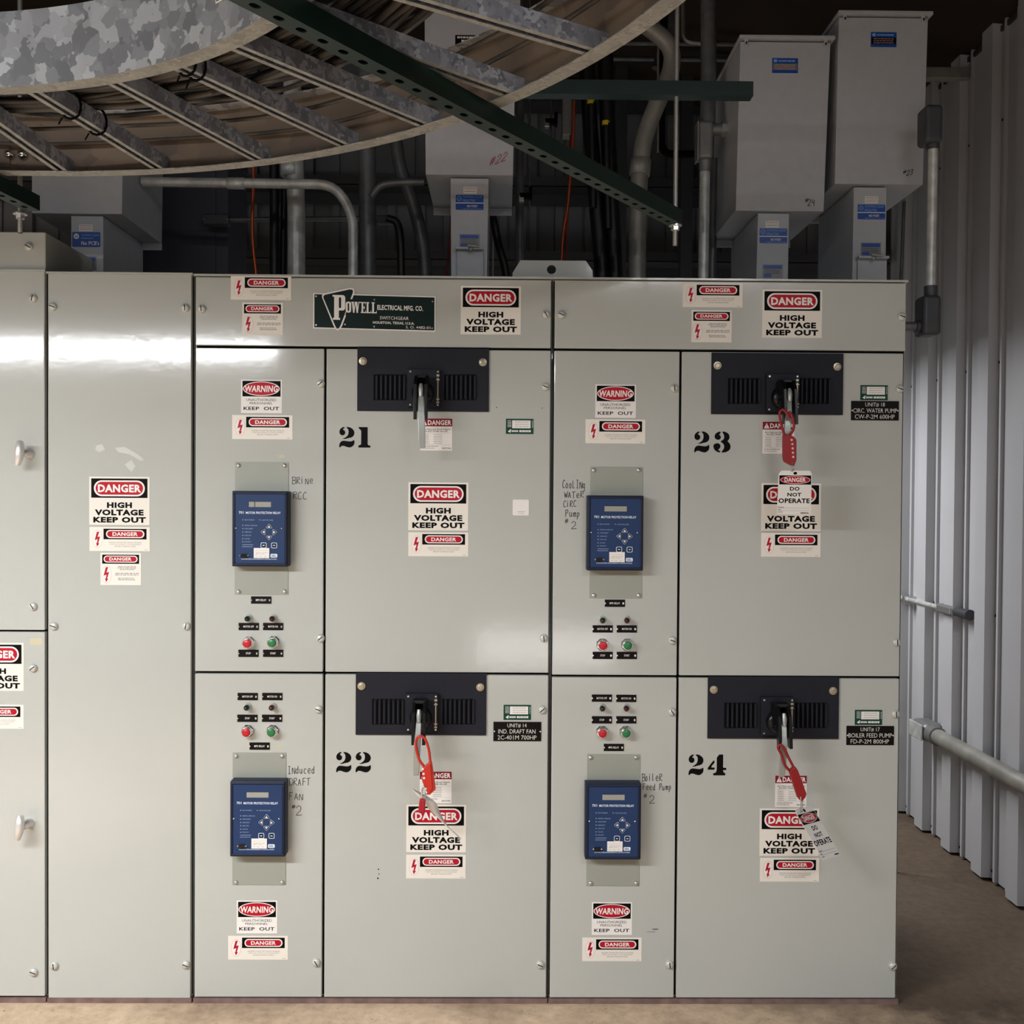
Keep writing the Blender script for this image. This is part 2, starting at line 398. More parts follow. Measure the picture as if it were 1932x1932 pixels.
def art_shock_wide():
    a = Art((508, 1673, 1026, 1880), 113 * M1, 45.3 * M1).base(CREAM)
    a.rect(628, 1688, 998, 1779, BLACK, 1).rrect(650, 1699, 979, 1768, 34, WHITE, 2).rrect(660, 1708, 968, 1759, 26, RED, 3)
    a.text('DANGER', 706, 1717, 922, 1750, WHITE, 4, 0.03)
    a.ell(535, 1701, 619, 1853, PINKL, 1).ell(538, 1704, 616, 1850, WHITE, 2); bolt_mark(a, 577, 1778, 1.0)
    a.text('HAZARD OF ELECTRIC SHOCK OR BURN', 675, 1800, 955, 1812, GREY, 1).text('TURN OFF POWER TO THIS EQUIPMENT', 680, 1818, 950, 1829, GREY, 1).text('BEFORE WORKING INSIDE', 725, 1834, 905, 1845, GREY, 1)
    a.words(980, 1869, 1005, 4, GREY, 1)
    return a.mesh('shock_hazard_sign')
def art_shock_tall():
    a = Art((470, 1395, 660, 1546), 76 * M1, 60.5 * M1).base(CREAM)
    a.rect(478, 1403, 651, 1446, BLACK, 1).rrect(485, 1408, 644, 1440, 16, WHITE, 2).rrect(490, 1412, 639, 1436, 12, RED, 3)
    a.text('DANGER', 512, 1416, 616, 1431, WHITE, 4, 0.03)
    a.ell(474, 1457, 522, 1538, PINKL, 1).ell(475.5, 1459, 520.5, 1536, WHITE, 2); bolt_mark(a, 498, 1497, 0.55)
    for y, x0, x1 in ((1459, 553, 636), (1466, 550, 640), (1473, 560, 632), (1491, 540, 650), (1498, 538, 648), (1514, 552, 632), (1521, 553, 632)):
        a.words(x0, y, x1, 3.6, GREY, 1)
    return a.mesh('voltage_notice_sign')
def art_warning():
    a = Art((262, 600, 474, 773), 76.5 * M1, 62.5 * M1).base(WHITE)
    a.rect(269, 606, 467, 687, BLACK, 1).ell(271, 609, 463, 684, WHITE, 2).ell(276, 613, 458, 680, RED, 3)
    a.text('WARNING', 279, 630, 452, 664, WHITE, 4, 0.03, 3)
    a.text('UNAUTHORIZED', 289, 698, 445, 711, BLACK, 1, 0.0).text('PERSONNEL', 307, 716, 425, 728, BLACK, 1, 0.0).text('KEEP  OUT', 275, 740, 460, 758, BLACK, 1, 0.02)
    return a.mesh('warning_sign')
def art_arc_flash():
    a = Art((554, 684, 843, 970), 60 * M1, 60 * M1).base(WHITE)
    a.rect(554, 684, 843, 753, REDD, 1).poly([(590, 694), (616, 744), (565, 744)], WHITE, 2).poly([(587, 706), (593, 706), (591.5, 728), (588.5, 728)], REDD, 3).rect(588, 732, 592, 738, REDD, 3)
    a.text('DANGER', 622, 697, 835, 742, WHITE, 2, 0.03)
    a.text('Arc Flash and Shock Hazard', 575, 771, 825, 786, BLACK, 1, 0.01).text('DO NOT WORK ON LIVE', 590, 791, 800, 804, BLACK, 1, 0.02)
    a.rect(570, 812, 830, 813.5, GREY, 1).rect(570, 918, 830, 919.5, GREY, 1)
    for i, y in enumerate((826, 842, 858, 874, 890, 906)):
        a.words(578, y, 632, 5, GREY, 1, i); a.words(676, y, 752, 5, GREY, 1, i + 9)
    a.words(570, 932, 720, 6, GREY, 1); a.words(570, 948, 690, 5, GREY, 1)
    a.text('EATON', 755, 942, 832, 956, BLACK, 1, 0.02)
    return a.mesh('arc_flash_label')
def art_green_id():
    a = Art((1347, 688, 1600, 822), 52 * M1, 28.5 * M1).base(GREENI)
    a.rect(1405, 702, 1573, 772, WHITE, 1)
    for y in (706, 719, 732, 745, 758): a.words(1362, y, 1398, 5, WHITE, 1); a.rect(1586, y, 1594, y + 6, WHITE, 1)
    for y in (716, 736, 756): a.words(1430, y, 1560, 4, GREY, 2)
    a.poly([(1365, 800), (1395, 778), (1390, 812)], WHITE, 1).words(1400, 797, 1460, 16, WHITE, 1).words(1470, 797, 1575, 18, WHITE, 1, 4)
    return a.mesh('green_id_label')
def art_nameplate(lines, spans):
    a = Art((0, 0, 430, 172), 90.5 * M1, 36.5 * M1, thick=0.002).base(BROWNB)
    for (s, (x0, x1)), y in zip(zip(lines, spans), (14, 66, 120)): a.text(s, x0, y, x1, y + 38, ENGR, 1, -0.004)
    a.ell(3, 78, 15, 92, ENGR, 2, 8).ell(415, 78, 427, 92, ENGR, 2, 8)
    return a.mesh('engraved_nameplate')
def art_small_plate(s, f):
    a = Art((0, 0, 175, 64), 38 * M1, 13.6 * M1, thick=0.002).base(BROWNB)
    w = 175 * f; a.text(s, 87 - w / 2, 23, 87 + w / 2, 41, ENGR, 1, 0.015)
    a.poly([(-6, 20), (12, 33), (-2, 44)], ZINC, 2).ell(152, 22, 168, 44, ZINC, 2, 8)
    return a.mesh('engraved_label')
def art_white_sticker():
    a = Art((1414, 1391, 1553, 1529), 30.5 * M1, 30 * M1); a.rrect(1414, 1391, 1553, 1529, 10, WHITE, 1)
    a.words(1455, 1497, 1520, 4, GREY, 2); a.words(1462, 1511, 1510, 4, GREY, 2)
    return a.mesh('asset_sticker')

# big stencilled digits, drawn once each (units: thousandths of a digit height, y down)
DIG = {
 '2': [[(255, 30), (262, 60), (215, 85), (180, 110), (200, 150), (255, 180), (288, 240), (290, 300), (262, 365), (210, 405), (150, 412), (80, 390), (30, 335), (8, 260), (18, 180), (60, 100), (130, 40), (200, 8), (240, 8)],
       [(345, 10), (420, 5), (520, 25), (630, 90), (700, 175), (730, 280), (715, 380), (655, 470), (560, 520), (430, 545), (320, 580), (200, 585), (185, 570), (290, 520), (390, 440), (440, 340), (450, 220), (430, 120), (370, 55), (348, 25)],
       [(705, 630), (725, 655), (735, 760), (715, 850), (640, 940), (560, 985), (480, 995), (370, 970), (250, 925), (160, 915), (110, 935), (55, 990), (15, 990), (5, 930), (20, 820), (70, 730), (150, 680), (250, 672), (380, 690), (500, 705), (620, 690)]],
 '1': [[(30, 5), (420, 5), (445, 25), (445, 830), (480, 880), (570, 895), (580, 930), (572, 980), (545, 995), (20, 995), (5, 970), (8, 905), (40, 880), (100, 865), (135, 820), (135, 200), (115, 150), (60, 110), (20, 60), (15, 20)]],
 '3': [[(330, 10), (338, 50), (315, 100), (265, 140), (300, 180), (340, 220), (350, 280), (330, 345), (270, 390), (190, 392), (110, 360), (65, 290), (55, 210), (90, 120), (160, 55), (250, 10)],
       [(420, 0), (530, 10), (650, 65), (730, 150), (750, 270), (740, 340), (690, 410), (655, 460), (700, 500), (770, 580), (800, 680), (790, 800), (720, 900), (600, 970), (480, 992), (395, 992), (400, 930), (470, 850), (500, 770), (500, 660), (465, 580), (400, 530), (350, 500), (345, 465), (380, 430), (450, 390), (495, 330), (500, 230), (475, 130), (425, 60)],
       [(170, 555), (240, 560), (310, 610), (335, 690), (315, 770), (270, 830), (225, 855), (260, 890), (325, 930), (325, 985), (250, 985), (140, 940), (50, 850), (5, 730), (10, 640), (70, 580)]],
 '4': [[(295, 285), (310, 300), (320, 350), (310, 410), (240, 490), (190, 560), (175, 610), (190, 625), (310, 625), (325, 640), (325, 710), (310, 730), (25, 730), (5, 710), (15, 640), (60, 575), (160, 430), (250, 320)],
       [(530, 5), (690, 5), (710, 25), (710, 600), (730, 635), (840, 635), (855, 655), (855, 730), (840, 745), (725, 745), (710, 765), (725, 830), (770, 880), (810, 890), (820, 930), (810, 990), (795, 1000), (280, 1000), (262, 980), (262, 900), (300, 890), (370, 875), (400, 820), (420, 740), (420, 170), (430, 140), (500, 40)]],
}
def art_number(s, wpx, hpx, offs):                    # offs: left edge and width of each digit as fractions of wpx
    a = Art((0, 0, wpx, hpx), wpx * M1, hpx * M1, thick=0.0003)
    for ch, (ox, ow) in zip(s, offs):
        wd = max(x for pl in DIG[ch] for x, y in pl)
        for pl in DIG[ch]: a.poly([((ox + x / wd * ow) * wpx, y / 1000 * hpx) for x, y in pl], BLACK, 1)
    return a.mesh('stencil_number')

# handwriting: polylines in a unit box, y up
ST = {
 'B': [[(0, 0), (.05, 1)], [(-.1, .95), (.45, 1), (.6, .8), (.4, .55), (.05, .5)], [(.05, .5), (.55, .45), (.6, .15), (.35, 0), (0, 0)]],
 'R': [[(0, 0), (.05, .9)], [(0, .9), (.45, .95), (.5, .65), (.05, .45), (.6, 0)]],
 'I': [[(.25, 0), (.25, 1)], [(.06, 1), (.44, 1)], [(.06, 0), (.44, 0)]],
 'i': [[(.1, 0), (.12, .7)], [(.12, .88), (.14, .95)]],
 'N': [[(0, 0), (.05, .8), (.5, 0), (.55, .8)]],
 'e': [[(.05, .35), (.45, .4), (.4, .65), (.2, .7), (0, .4), (.15, .05), (.5, .1)]],
 'C': [[(.5, .85), (.3, .98), (.05, .7), (0, .3), (.15, 0), (.5, .08)]],
 'c': [[(.4, .6), (.2, .68), (.02, .4), (.1, .05), (.4, .08)]],
 'd': [[(.4, .5), (.15, .6), (0, .3), (.12, .02), (.4, .15)], [(.42, 1.0), (.4, 0)]],
 'u': [[(0, .6), (.02, .15), (.2, 0), (.38, .2), (.4, .6), (.42, 0)]],
 'D': [[(.05, 0), (.05, .95)], [(-.1, .9), (.4, .95), (.65, .6), (.6, .2), (.3, 0), (.05, 0)]],
 'A': [[(0, 0), (.25, .85), (.5, 0)], [(.08, .3), (.45, .3)]],
 'F': [[(.05, 0), (.08, .95), (.55, .98)], [(.05, .5), (.45, .52)]],
 'T': [[(.28, 0), (.3, .95)], [(0, .92), (.65, 1)]],
 'o': [[(.2, .6), (.02, .4), (.08, .08), (.3, .02), (.42, .3), (.35, .58), (.2, .6)]],
 'L': [[(.05, .95), (.05, .05), (.4, .08)]],
 'l': [[(.05, .95), (.05, .02), (.25, .05)]],
 'g': [[(.4, .5), (.15, .6), (0, .35), (.15, .1), (.4, .25)], [(.42, .6), (.4, -.3), (.1, -.35)]],
 'W': [[(0, .8), (.15, 0), (.3, .6), (.45, 0), (.65, .9)]],
 'P': [[(.05, 0), (.1, .95)], [(0, .9), (.45, 1), (.5, .65), (.08, .45)]],
 'm': [[(0, 0), (.02, .55), (.02, .4), (.2, .6), (.25, 0), (.25, .4), (.45, .6), (.5, 0)]],
 'p': [[(.05, .6), (.02, -.35)], [(.02, .5), (.3, .62), (.4, .3), (.2, .05), (.02, .12)]],
 '#': [[(.12, 0), (.2, .9)], [(.38, .05), (.46, .95)], [(0, .32), (.6, .4)], [(0, .6), (.6, .68)]],
 '2': [[(0, .75), (.25, 1), (.5, .8), (.4, .45), (0, 0), (.6, .03)]],
 '3': [[(0, .9), (.35, 1), (.5, .75), (.2, .52), (.5, .35), (.35, .02), (0, .08)]],
 '4': [[(.1, 1), (.05, .5), (.5, .5)], [(.5, .9), (.45, 0)]],
}
def handwriting(name, lines, Y, parent, m=INK, wd=1.1, tilt=0.0, label=None):
    """lines: (text, x px, baseline y px, glyph height px, advance px)"""
    x0 = min(l[1] for l in lines); x1 = max(l[1] + len(l[0]) * l[4] for l in lines)
    y0 = min(l[2] - l[3] for l in lines); y1 = max(l[2] for l in lines)
    k = Y / D0 * M1; a = Art((x0, y0, x1, y1), (x1 - x0) * k, (y1 - y0) * k, thick=0.0003); rd = random.Random(len(lines) * 31 + int(x0))
    for s, lx, ly, gh, adv in lines:
        for i, ch in enumerate(s):
            if ch == ' ' or ch not in ST: continue
            jx, jy = rd.uniform(-.6, .6), rd.uniform(-.8, .8)
            for pl in ST[ch]:
                q = []
                for u, v in pl:
                    X = lx + i * adv + jx + u * adv * 1.25 + v * tilt * gh; Yp = ly + jy - v * gh - (i * adv + u * adv) * tilt * 1.2
                    q.append((X, Yp))
                if len(q) > 3: q = [(p.x, p.y) for p in smooth_path([(b[0], b[1], 0) for b in q], 3)]
                a.line(q, wd, m, 1)
    c = at((x0 + x1) / 2, (y0 + y1) / 2, Y)
    o = put(name, a.mesh(name), c + Vector((0, -0.0002, 0)), parent, label=label)
    return o

SIGNS = {'hv': art_high_voltage(), 'wide': art_shock_wide(), 'tall': art_shock_tall(), 'warn': art_warning(), 'arc': art_arc_flash(), 'green': art_green_id(), 'sticker': art_white_sticker()}
SNAME = {'hv': 'high_voltage_sign', 'wide': 'shock_hazard_sign', 'tall': 'voltage_notice_sign', 'warn': 'warning_sign', 'arc': 'arc_flash_label', 'green': 'identification_label', 'sticker': 'asset_sticker'}
def sign(kind, cx, cy, parent, Y=D0):
    return put(SNAME[kind], SIGNS[kind], at(cx, cy, Y) + Vector((0, -0.0001, 0)), parent)

# ------------------------------------------------------------------ the room
XW, YB = 2.09, 5.62          # right wall, back wall
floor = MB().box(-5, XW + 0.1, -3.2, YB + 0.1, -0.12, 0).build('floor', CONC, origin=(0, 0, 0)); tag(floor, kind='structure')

def rib_sheet(w, z0, z1):                          # one metal sheet: major ribs every 305 mm, two low ribs between; local u along wall, v into room
    prof = [(0, 0)]
    u = 0
    while u < w - 0.01:
        prof += [(u + 0.040, 0), (u + 0.0412, -0.014), (u + 0.0558, -0.014), (u + 0.057, 0), (u + 0.146, 0), (u + 0.1472, -0.014), (u + 0.1618, -0.014), (u + 0.163, 0), (u + 0.203, 0), (u + 0.206, -0.041), (u + 0.300, -0.041), (u + 0.305, 0)]
        u += 0.305
    return prof
def wall_panels(parent, start, n, place, z0, z1, material):
    prof = rib_sheet(0.915, z0, z1)
    mb = MB(); k = len(prof)
    vs = [(u, v, z) for z in (z0, z1) for u, v in prof] + [(u, v - 0.0015, z) for z in (z0, z1) for u, v in prof]
    fs = [(i, i + 1, k + i + 1, k + i) for i in range(k - 1)] + [(2 * k + i, 3 * k + i, 3 * k + i + 1, 2 * k + i + 1) for i in range(k - 1)]
    mb.add(vs, fs); me = mb.mesh('wall_panel', material, fix=False)
    out = []
    for i in range(n):
        loc, rz = place(start + i * 0.915); out.append(put('wall_panel', me, loc, parent, rot=(0, 0, rz)))
    return out
# right wall: the panel's u axis runs toward the camera (-y), v axis points into the room (-x)
wall_right = MB().box(XW + 0.05, XW + 0.12, -3.2, YB + 0.1, 0, 3.75).build('wall_right', SIDED); tag(wall_right, kind='structure')
PHASE = 5.117 + 0.098
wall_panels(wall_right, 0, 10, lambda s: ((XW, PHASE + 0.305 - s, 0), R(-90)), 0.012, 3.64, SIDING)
scr = MB().lathe((0, 0, 0), [(0.009, 0), (0.009, 0.002), (0.006, 0.003), (0.006, 0.009), (0.0, 0.010)], 6, axis='x', smooth=False).mesh('wall_screw', BLACKM)
for z in (0.045, 1.125, 2.19, 3.2):
    for k in range(12):
        for du in (0.02, 0.17):
            y = PHASE + 0.305 - k * 0.305 - du
            if y > 2.6: put('wall_screw', scr, (XW, y, z + 0.004 * math.sin(k * 5 + du * 40)), wall_right)
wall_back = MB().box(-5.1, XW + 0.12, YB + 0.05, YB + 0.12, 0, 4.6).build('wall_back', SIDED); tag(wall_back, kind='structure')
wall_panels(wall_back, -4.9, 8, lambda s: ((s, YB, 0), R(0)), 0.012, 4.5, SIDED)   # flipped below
for o in wall_back.children:
    o.scale = (1, -1, 1)
wall_left = MB().box(-5.1, -5, -3.2, YB, 0, 4.6).build('wall_left', ROOMW); tag(wall_left, kind='structure')
wall_front = MB().box(-5.1, XW + 0.12, -3.3, -3.2, 0, 4.6).build('wall_front', ROOMW); tag(wall_front, kind='structure')
dr = MB()  # unseen roll-up door, added to go with the low highlight lamp
for k in range(9): dr.box(-.35, 1.2, -3.2, -3.165, .37 + k * .24, .37 + k * .24 + .232)
tag(dr.build('added_door_1', ROOMW), kind='structure')
sl = math.tan(R(7))
ce = MB().add([(XW + 0.12, -3.3, 3.595), (XW + 0.12, YB + 0.12, 3.595), (-5.1, YB + 0.12, 3.595 + (XW + 5.2) * sl), (-5.1, -3.3, 3.595 + (XW + 5.2) * sl),
               (XW + 0.12, -3.3, 3.70), (XW + 0.12, YB + 0.12, 3.70), (-5.1, YB + 0.12, 3.70 + (XW + 5.2) * sl), (-5.1, -3.3, 3.70 + (XW + 5.2) * sl)],
              [(0, 1, 2, 3), (7, 6, 5, 4), (0, 4, 5, 1), (1, 5, 6, 2), (2, 6, 7, 3), (3, 7, 4, 0)]).build('ceiling', ROOFM); tag(ce, kind='structure')
# eave angle and back wall girts, roof purlins
tr = MB()
tr.box(XW - 0.012, XW + 0.048, -3.1, YB - 0.05, 3.578, 3.60)
tag(tr.build('trim_1', GIRT), kind='structure')
p = MB().obox((1.35, 4.60, 3.52), (XW - 0.01, 4.60, 3.52), 0.05, 0.05); tag(p.build('trim_2', GALVO, bevel=0.004), kind='structure')
for i, z in enumerate((2.86, 3.25, 3.75)):
    g = MB().box(-4.9, XW - 0.04, YB - 0.20, YB - 0.045, z, z + 0.004).box(-4.9, XW - 0.04, YB - 0.20, YB - 0.196, z, z + 0.05).box(-4.9, XW - 0.04, YB - 0.052, YB - 0.045, z - 0.06, z)
    tag(g.build('trim_%d' % (i + 3), GIRT), kind='structure')

# ------------------------------------------------------------------ switchgear
bolt_me = MB().lathe((0, 0, 0), [(0.0132, 0), (0.0132, 0.004), (0.0118, 0.0082), (0.0075, 0.0108), (0.0, 0.0114)], 18).cbox((0, -0.0110, 0), 0.018, 0.0012, 0.0026, 1).mesh('door_bolt', [BOLT, BLACKM])
def door_bolt(px, py, parent, rot=None, Y=D0):
    a = R(random.choice((20, 60, 100, 140, 85)))
    return put('door_bolt', bolt_me, at(px, py, Y), parent, rot=(0, a, 0))
small_screw = MB().lathe((0, 0, 0), [(0.0072, 0), (0.0066, 0.004), (0.004, 0.0062), (0, 0.0068)], 12).mesh('plate_screw', ZINC)
def panel(name, x0, y0, x1, y1, parent, Y=D0, mat_=None, t=0.02, bevel=0.0025, yt=None):
    """sheet-metal panel whose front face spans the given photo rectangle on plane Y"""
    a = at((x0 + x1) / 2, y0, Y).z; b = at((x0 + x1) / 2, y1, Y).z; l = at(x0, (y0 + y1) / 2, Y).x; r = at(x1, (y0 + y1) / 2, Y).x
    o = MB().box(l, r, Y, Y + t, b, a).build(name, mat_ or PAINT, parent, bevel=bevel)
    return o
Z0, Z1 = 0.016, 2.309
def cabinet(xl, xr, label, top=Z1, depth=0.92, base_front=D0 + 0.03):
    root = empty('switchgear_cabinet', ((xl + xr) / 2, D0 + 0.5, 0), label, 'electrical cabinet')
    MB().box(xl, xr, D0 + 0.021, D0 + depth, 0.016, top - 0.006).box(xl - 0.001, xr + 0.001, D0 - 0.004, D0 + depth + 0.005, top - 0.005, top + 0.001).build('body', PAINT, root)
    MB().box(xl + .001, xr - .001, D0 + 0.0202, D0 + 0.0209, 0.02, top - 0.008).build('seam_shade', BLACKM, root)  # black sheet behind the doors, paints in the shade of the seams
    MB().box(xl, xr, base_front - 0.03, D0 + depth, 0.0, 0.016).build('base_channel', BASEM, root)
    return root
def zpanel(name, xl, xr, zb, zt, parent, Y=D0, m=None, t=0.02, bevel=0.0025):
    return MB().box(xl, xr, Y, Y + t, zb, zt).build(name, m or PAINT, parent, bevel=bevel)
g = 0.0038
# section 1, far left, cut by the frame
c1 = cabinet(-2.36, -1.436, 'far left grey metal cabinet cut by the frame, with two chrome T handles', top=2.318)
d = zpanel('door', -2.355, -1.4385, 1.186, 2.315, c1); dl = zpanel('door', -2.355, -1.4385, 0.022, 1.180, c1)
for p_ in ((63, 563), (63, 1144)): door_bolt(*p_, d)
for p_ in ((63, 1260), (64, 1833)): door_bolt(*p_, dl)
sign('hv', -12, 1258, dl); sign('wide', -12, 1352, dl)
a = Art((0, 0, 10, 6), 24 * M1, 14 * M1, thick=0.0003).poly([(0.3, 0.2), (9.6, 0), (10, 5.2), (8.4, 5.6), (0, 5.5)], RESID, 1); put('tape_residue', a.mesh('tape_residue'), at(68, 1211, D0), dl)
def t_handle(px, py, parent):
    c = at(px, py, D0)
    root = MB().lathe(c, [(0.016, 0), (0.016, 0.006), (0.0115, 0.008), (0.0105, 0.034), (0.0, 0.036)], 20).build('handle', SATIN, parent)
    w = Vector((-0.006, 0, 0)); m = MB()
    q = [c + Vector((-0.004, -0.044, 0.036)) + w, c + Vector((-0.002, -0.052, 0.012)) + w, c + Vector((-0.003, -0.054, -0.012)) + w, c + Vector((-0.010, -0.050, -0.036)) + w]
    m.tube(smooth_path(q, 4), [0.010, 0.0125, 0.014, 0.0145, 0.015, 0.015, 0.0148, 0.0145, 0.014, 0.013, 0.012, 0.011, 0.0095][:13], 12, flat=0.9)
    m.build('grip', SATIN, root)
t_handle(56, 856, d); t_handle(56, 1552, dl)

# section 2, one tall blank panel
c2 = cabinet(-1.431, -0.975, 'tall narrow grey cabinet with one blank full-height panel and three stacked danger signs', top=2.312)
d = zpanel('front_panel', -1.4275, -0.9785, 0.016, 2.308, c2)
for p_ in ((100, 579), (350, 581), (102, 1181), (352, 1181), (103, 1821), (351, 1819)): door_bolt(*p_, d)
sign('hv', 225.5, 945, d); sign('wide', 226, 1017, d); sign('tall', 228, 1073.5, d)
a = Art((0, 0, 100, 60), 92 * M1, 52 * M1, thick=0.0003)
for q in ([(2, 4), (14, 0), (20, 12), (8, 18), (0, 12)], [(40, 8), (60, 6), (88, 22), (100, 34), (92, 36), (70, 22), (48, 18)], [(60, 44), (74, 34), (82, 48), (74, 60), (66, 52)]): a.poly(q, RESID2, 1)
put('glue_residue', a.mesh('glue_residue'), at(226, 864, D0), d)

# sections 3 and 4
c3 = cabinet(-0.9695, 0.1565, 'grey cabinet numbered 21 over 22 under the green maker nameplate')
c4 = cabinet(0.1605, 1.281, 'grey cabinet numbered 23 over 24 beside the ribbed side wall')
MIDZ = {'c3': -0.5655 + EYE, 'c4': -0.5712 + EYE}
HZ = 0.4630 + EYE
def bay(c, xl, xm, xr, mz):
    h = zpanel('header_panel', xl + g, xr - g, HZ + g, 2.301, c)
    a_ = zpanel('control_door', xl + g, xm - g, mz + g, HZ - g, c)
    b_ = zpanel('starter_door', xm + g, xr - g - (0.006 if c is c4 else 0), mz + g, HZ - g, c)
    e_ = zpanel('control_door', xl + g, xm - g, 0.020, mz - g, c)
    f_ = zpanel('starter_door', xm + g, xr - g - (0.006 if c is c4 else 0), 0.020, mz - g, c)
    return h, a_, b_, e_, f_
h3, a3, b3, e3, f3 = bay(c3, -0.9695, -0.558, 0.1565, MIDZ['c3'])
h4, a4, b4, e4, f4 = bay(c4, 0.1605, 0.5645, 1.281, MIDZ['c4'])
for q in ((381, 583), (1030, 594)): door_bolt(*q, h3)
for q in ((1059, 594), (1701, 598)): door_bolt(*q, h4)
for q in ((605, 724), (605, 1204)): door_bolt(*q, a3)
for q in ((601, 1338), (597, 1815)): door_bolt(*q, e3)
for q in ((1029, 730), (1026, 1204)): door_bolt(*q, b3)
for q in ((1023, 1339), (1019, 1819)): door_bolt(*q, f3)
for q in ((1272, 733), (1268, 1208)): door_bolt(*q, a4)
for q in ((1268, 1343), (1263, 1819)): door_bolt(*q, e4)
for q in ((1697, 734), (1691, 1212)): door_bolt(*q, b4)
for q in ((1689, 1347), (1684, 1822)): door_bolt(*q, f4)
# signs
for k, x, y, pr in (('wide', 492.5, 543, h3), ('tall', 495.5, 601.5, h3), ('hv', 926, 585.5, h3), ('wide', 1344.5, 557, h4), ('tall', 1342.5, 615.5, h4), ('hv', 1494.5, 592, h4),
                    ('warn', 493.5, 748, a3), ('wide', 495, 806, a3), ('warn', 1161.5, 757, a4), ('wide', 1161, 814, a4),
                    ('warn', 485, 1730, e3), ('wide', 487, 1788, e3), ('warn', 1154.5, 1733, e4), ('wide', 1154.5, 1791, e4),
                    ('arc', 823, 820, b3), ('green', 980.5, 804.5, b3), ('hv', 827, 955.5, b3), ('wide', 827, 1027, b3), ('sticker', 982.5, 957.5, b3),
                    ('arc', 822, 1485.5, f3), ('green', 976, 1344, f3), ('hv', 823, 1563, f3), ('wide', 822.5, 1635, f3),
                    ('arc', 1468.5, 826, b4), ('green', 1649, 741, b4), ('hv', 1492.5, 957, b4), ('wide', 1492, 1028, b4),
                    ('arc', 1492, 1493, f4), ('green', 1638.5, 1353.5, f4), ('hv', 1489, 1570, f4), ('wide', 1489.5, 1641, f4)):
    sign(k, x, y, pr)
def nameplate(lines, spans, cx, cy, parent): put('nameplate', art_nameplate(lines, spans), at(cx, cy, D0), parent, label='black engraved nameplate reading ' + lines[0])
nameplate(('UNIT# 14', 'IND. DRAFT FAN', '2C-401M 700HP'), ((125, 298), (44, 378), (38, 388)), 976, 1380, f3)
nameplate(('UNIT# 18', 'CIRC. WATER PUMP', 'CW-P-2M 600HP'), ((127, 303), (18, 414), (33, 393)), 1650.5, 775, b4)
nameplate(('UNIT# 17', 'BOILER FEED PUMP', 'FD-P-2M 800HP'), ((127, 300), (18, 412), (38, 386)), 1641.5, 1387.5, f4)
for s, x, y, w, h, offs, pr in (('21', 669.5, 825, 59, 39, ((0, .49), (.61, .39)), b3), ('22', 667, 1438, 66, 39, ((0, .44), (.555, .445)), f3),
                                ('23', 1344, 834, 69, 40, ((0, .42), (.525, .475)), b4), ('24', 1334.5, 1443, 72, 40, ((0, .40), (.505, .495)), f4)):
    put('stencil_number', art_number(s, w, h, offs), at(x, y, D0), pr, label='black stencilled number ' + s)
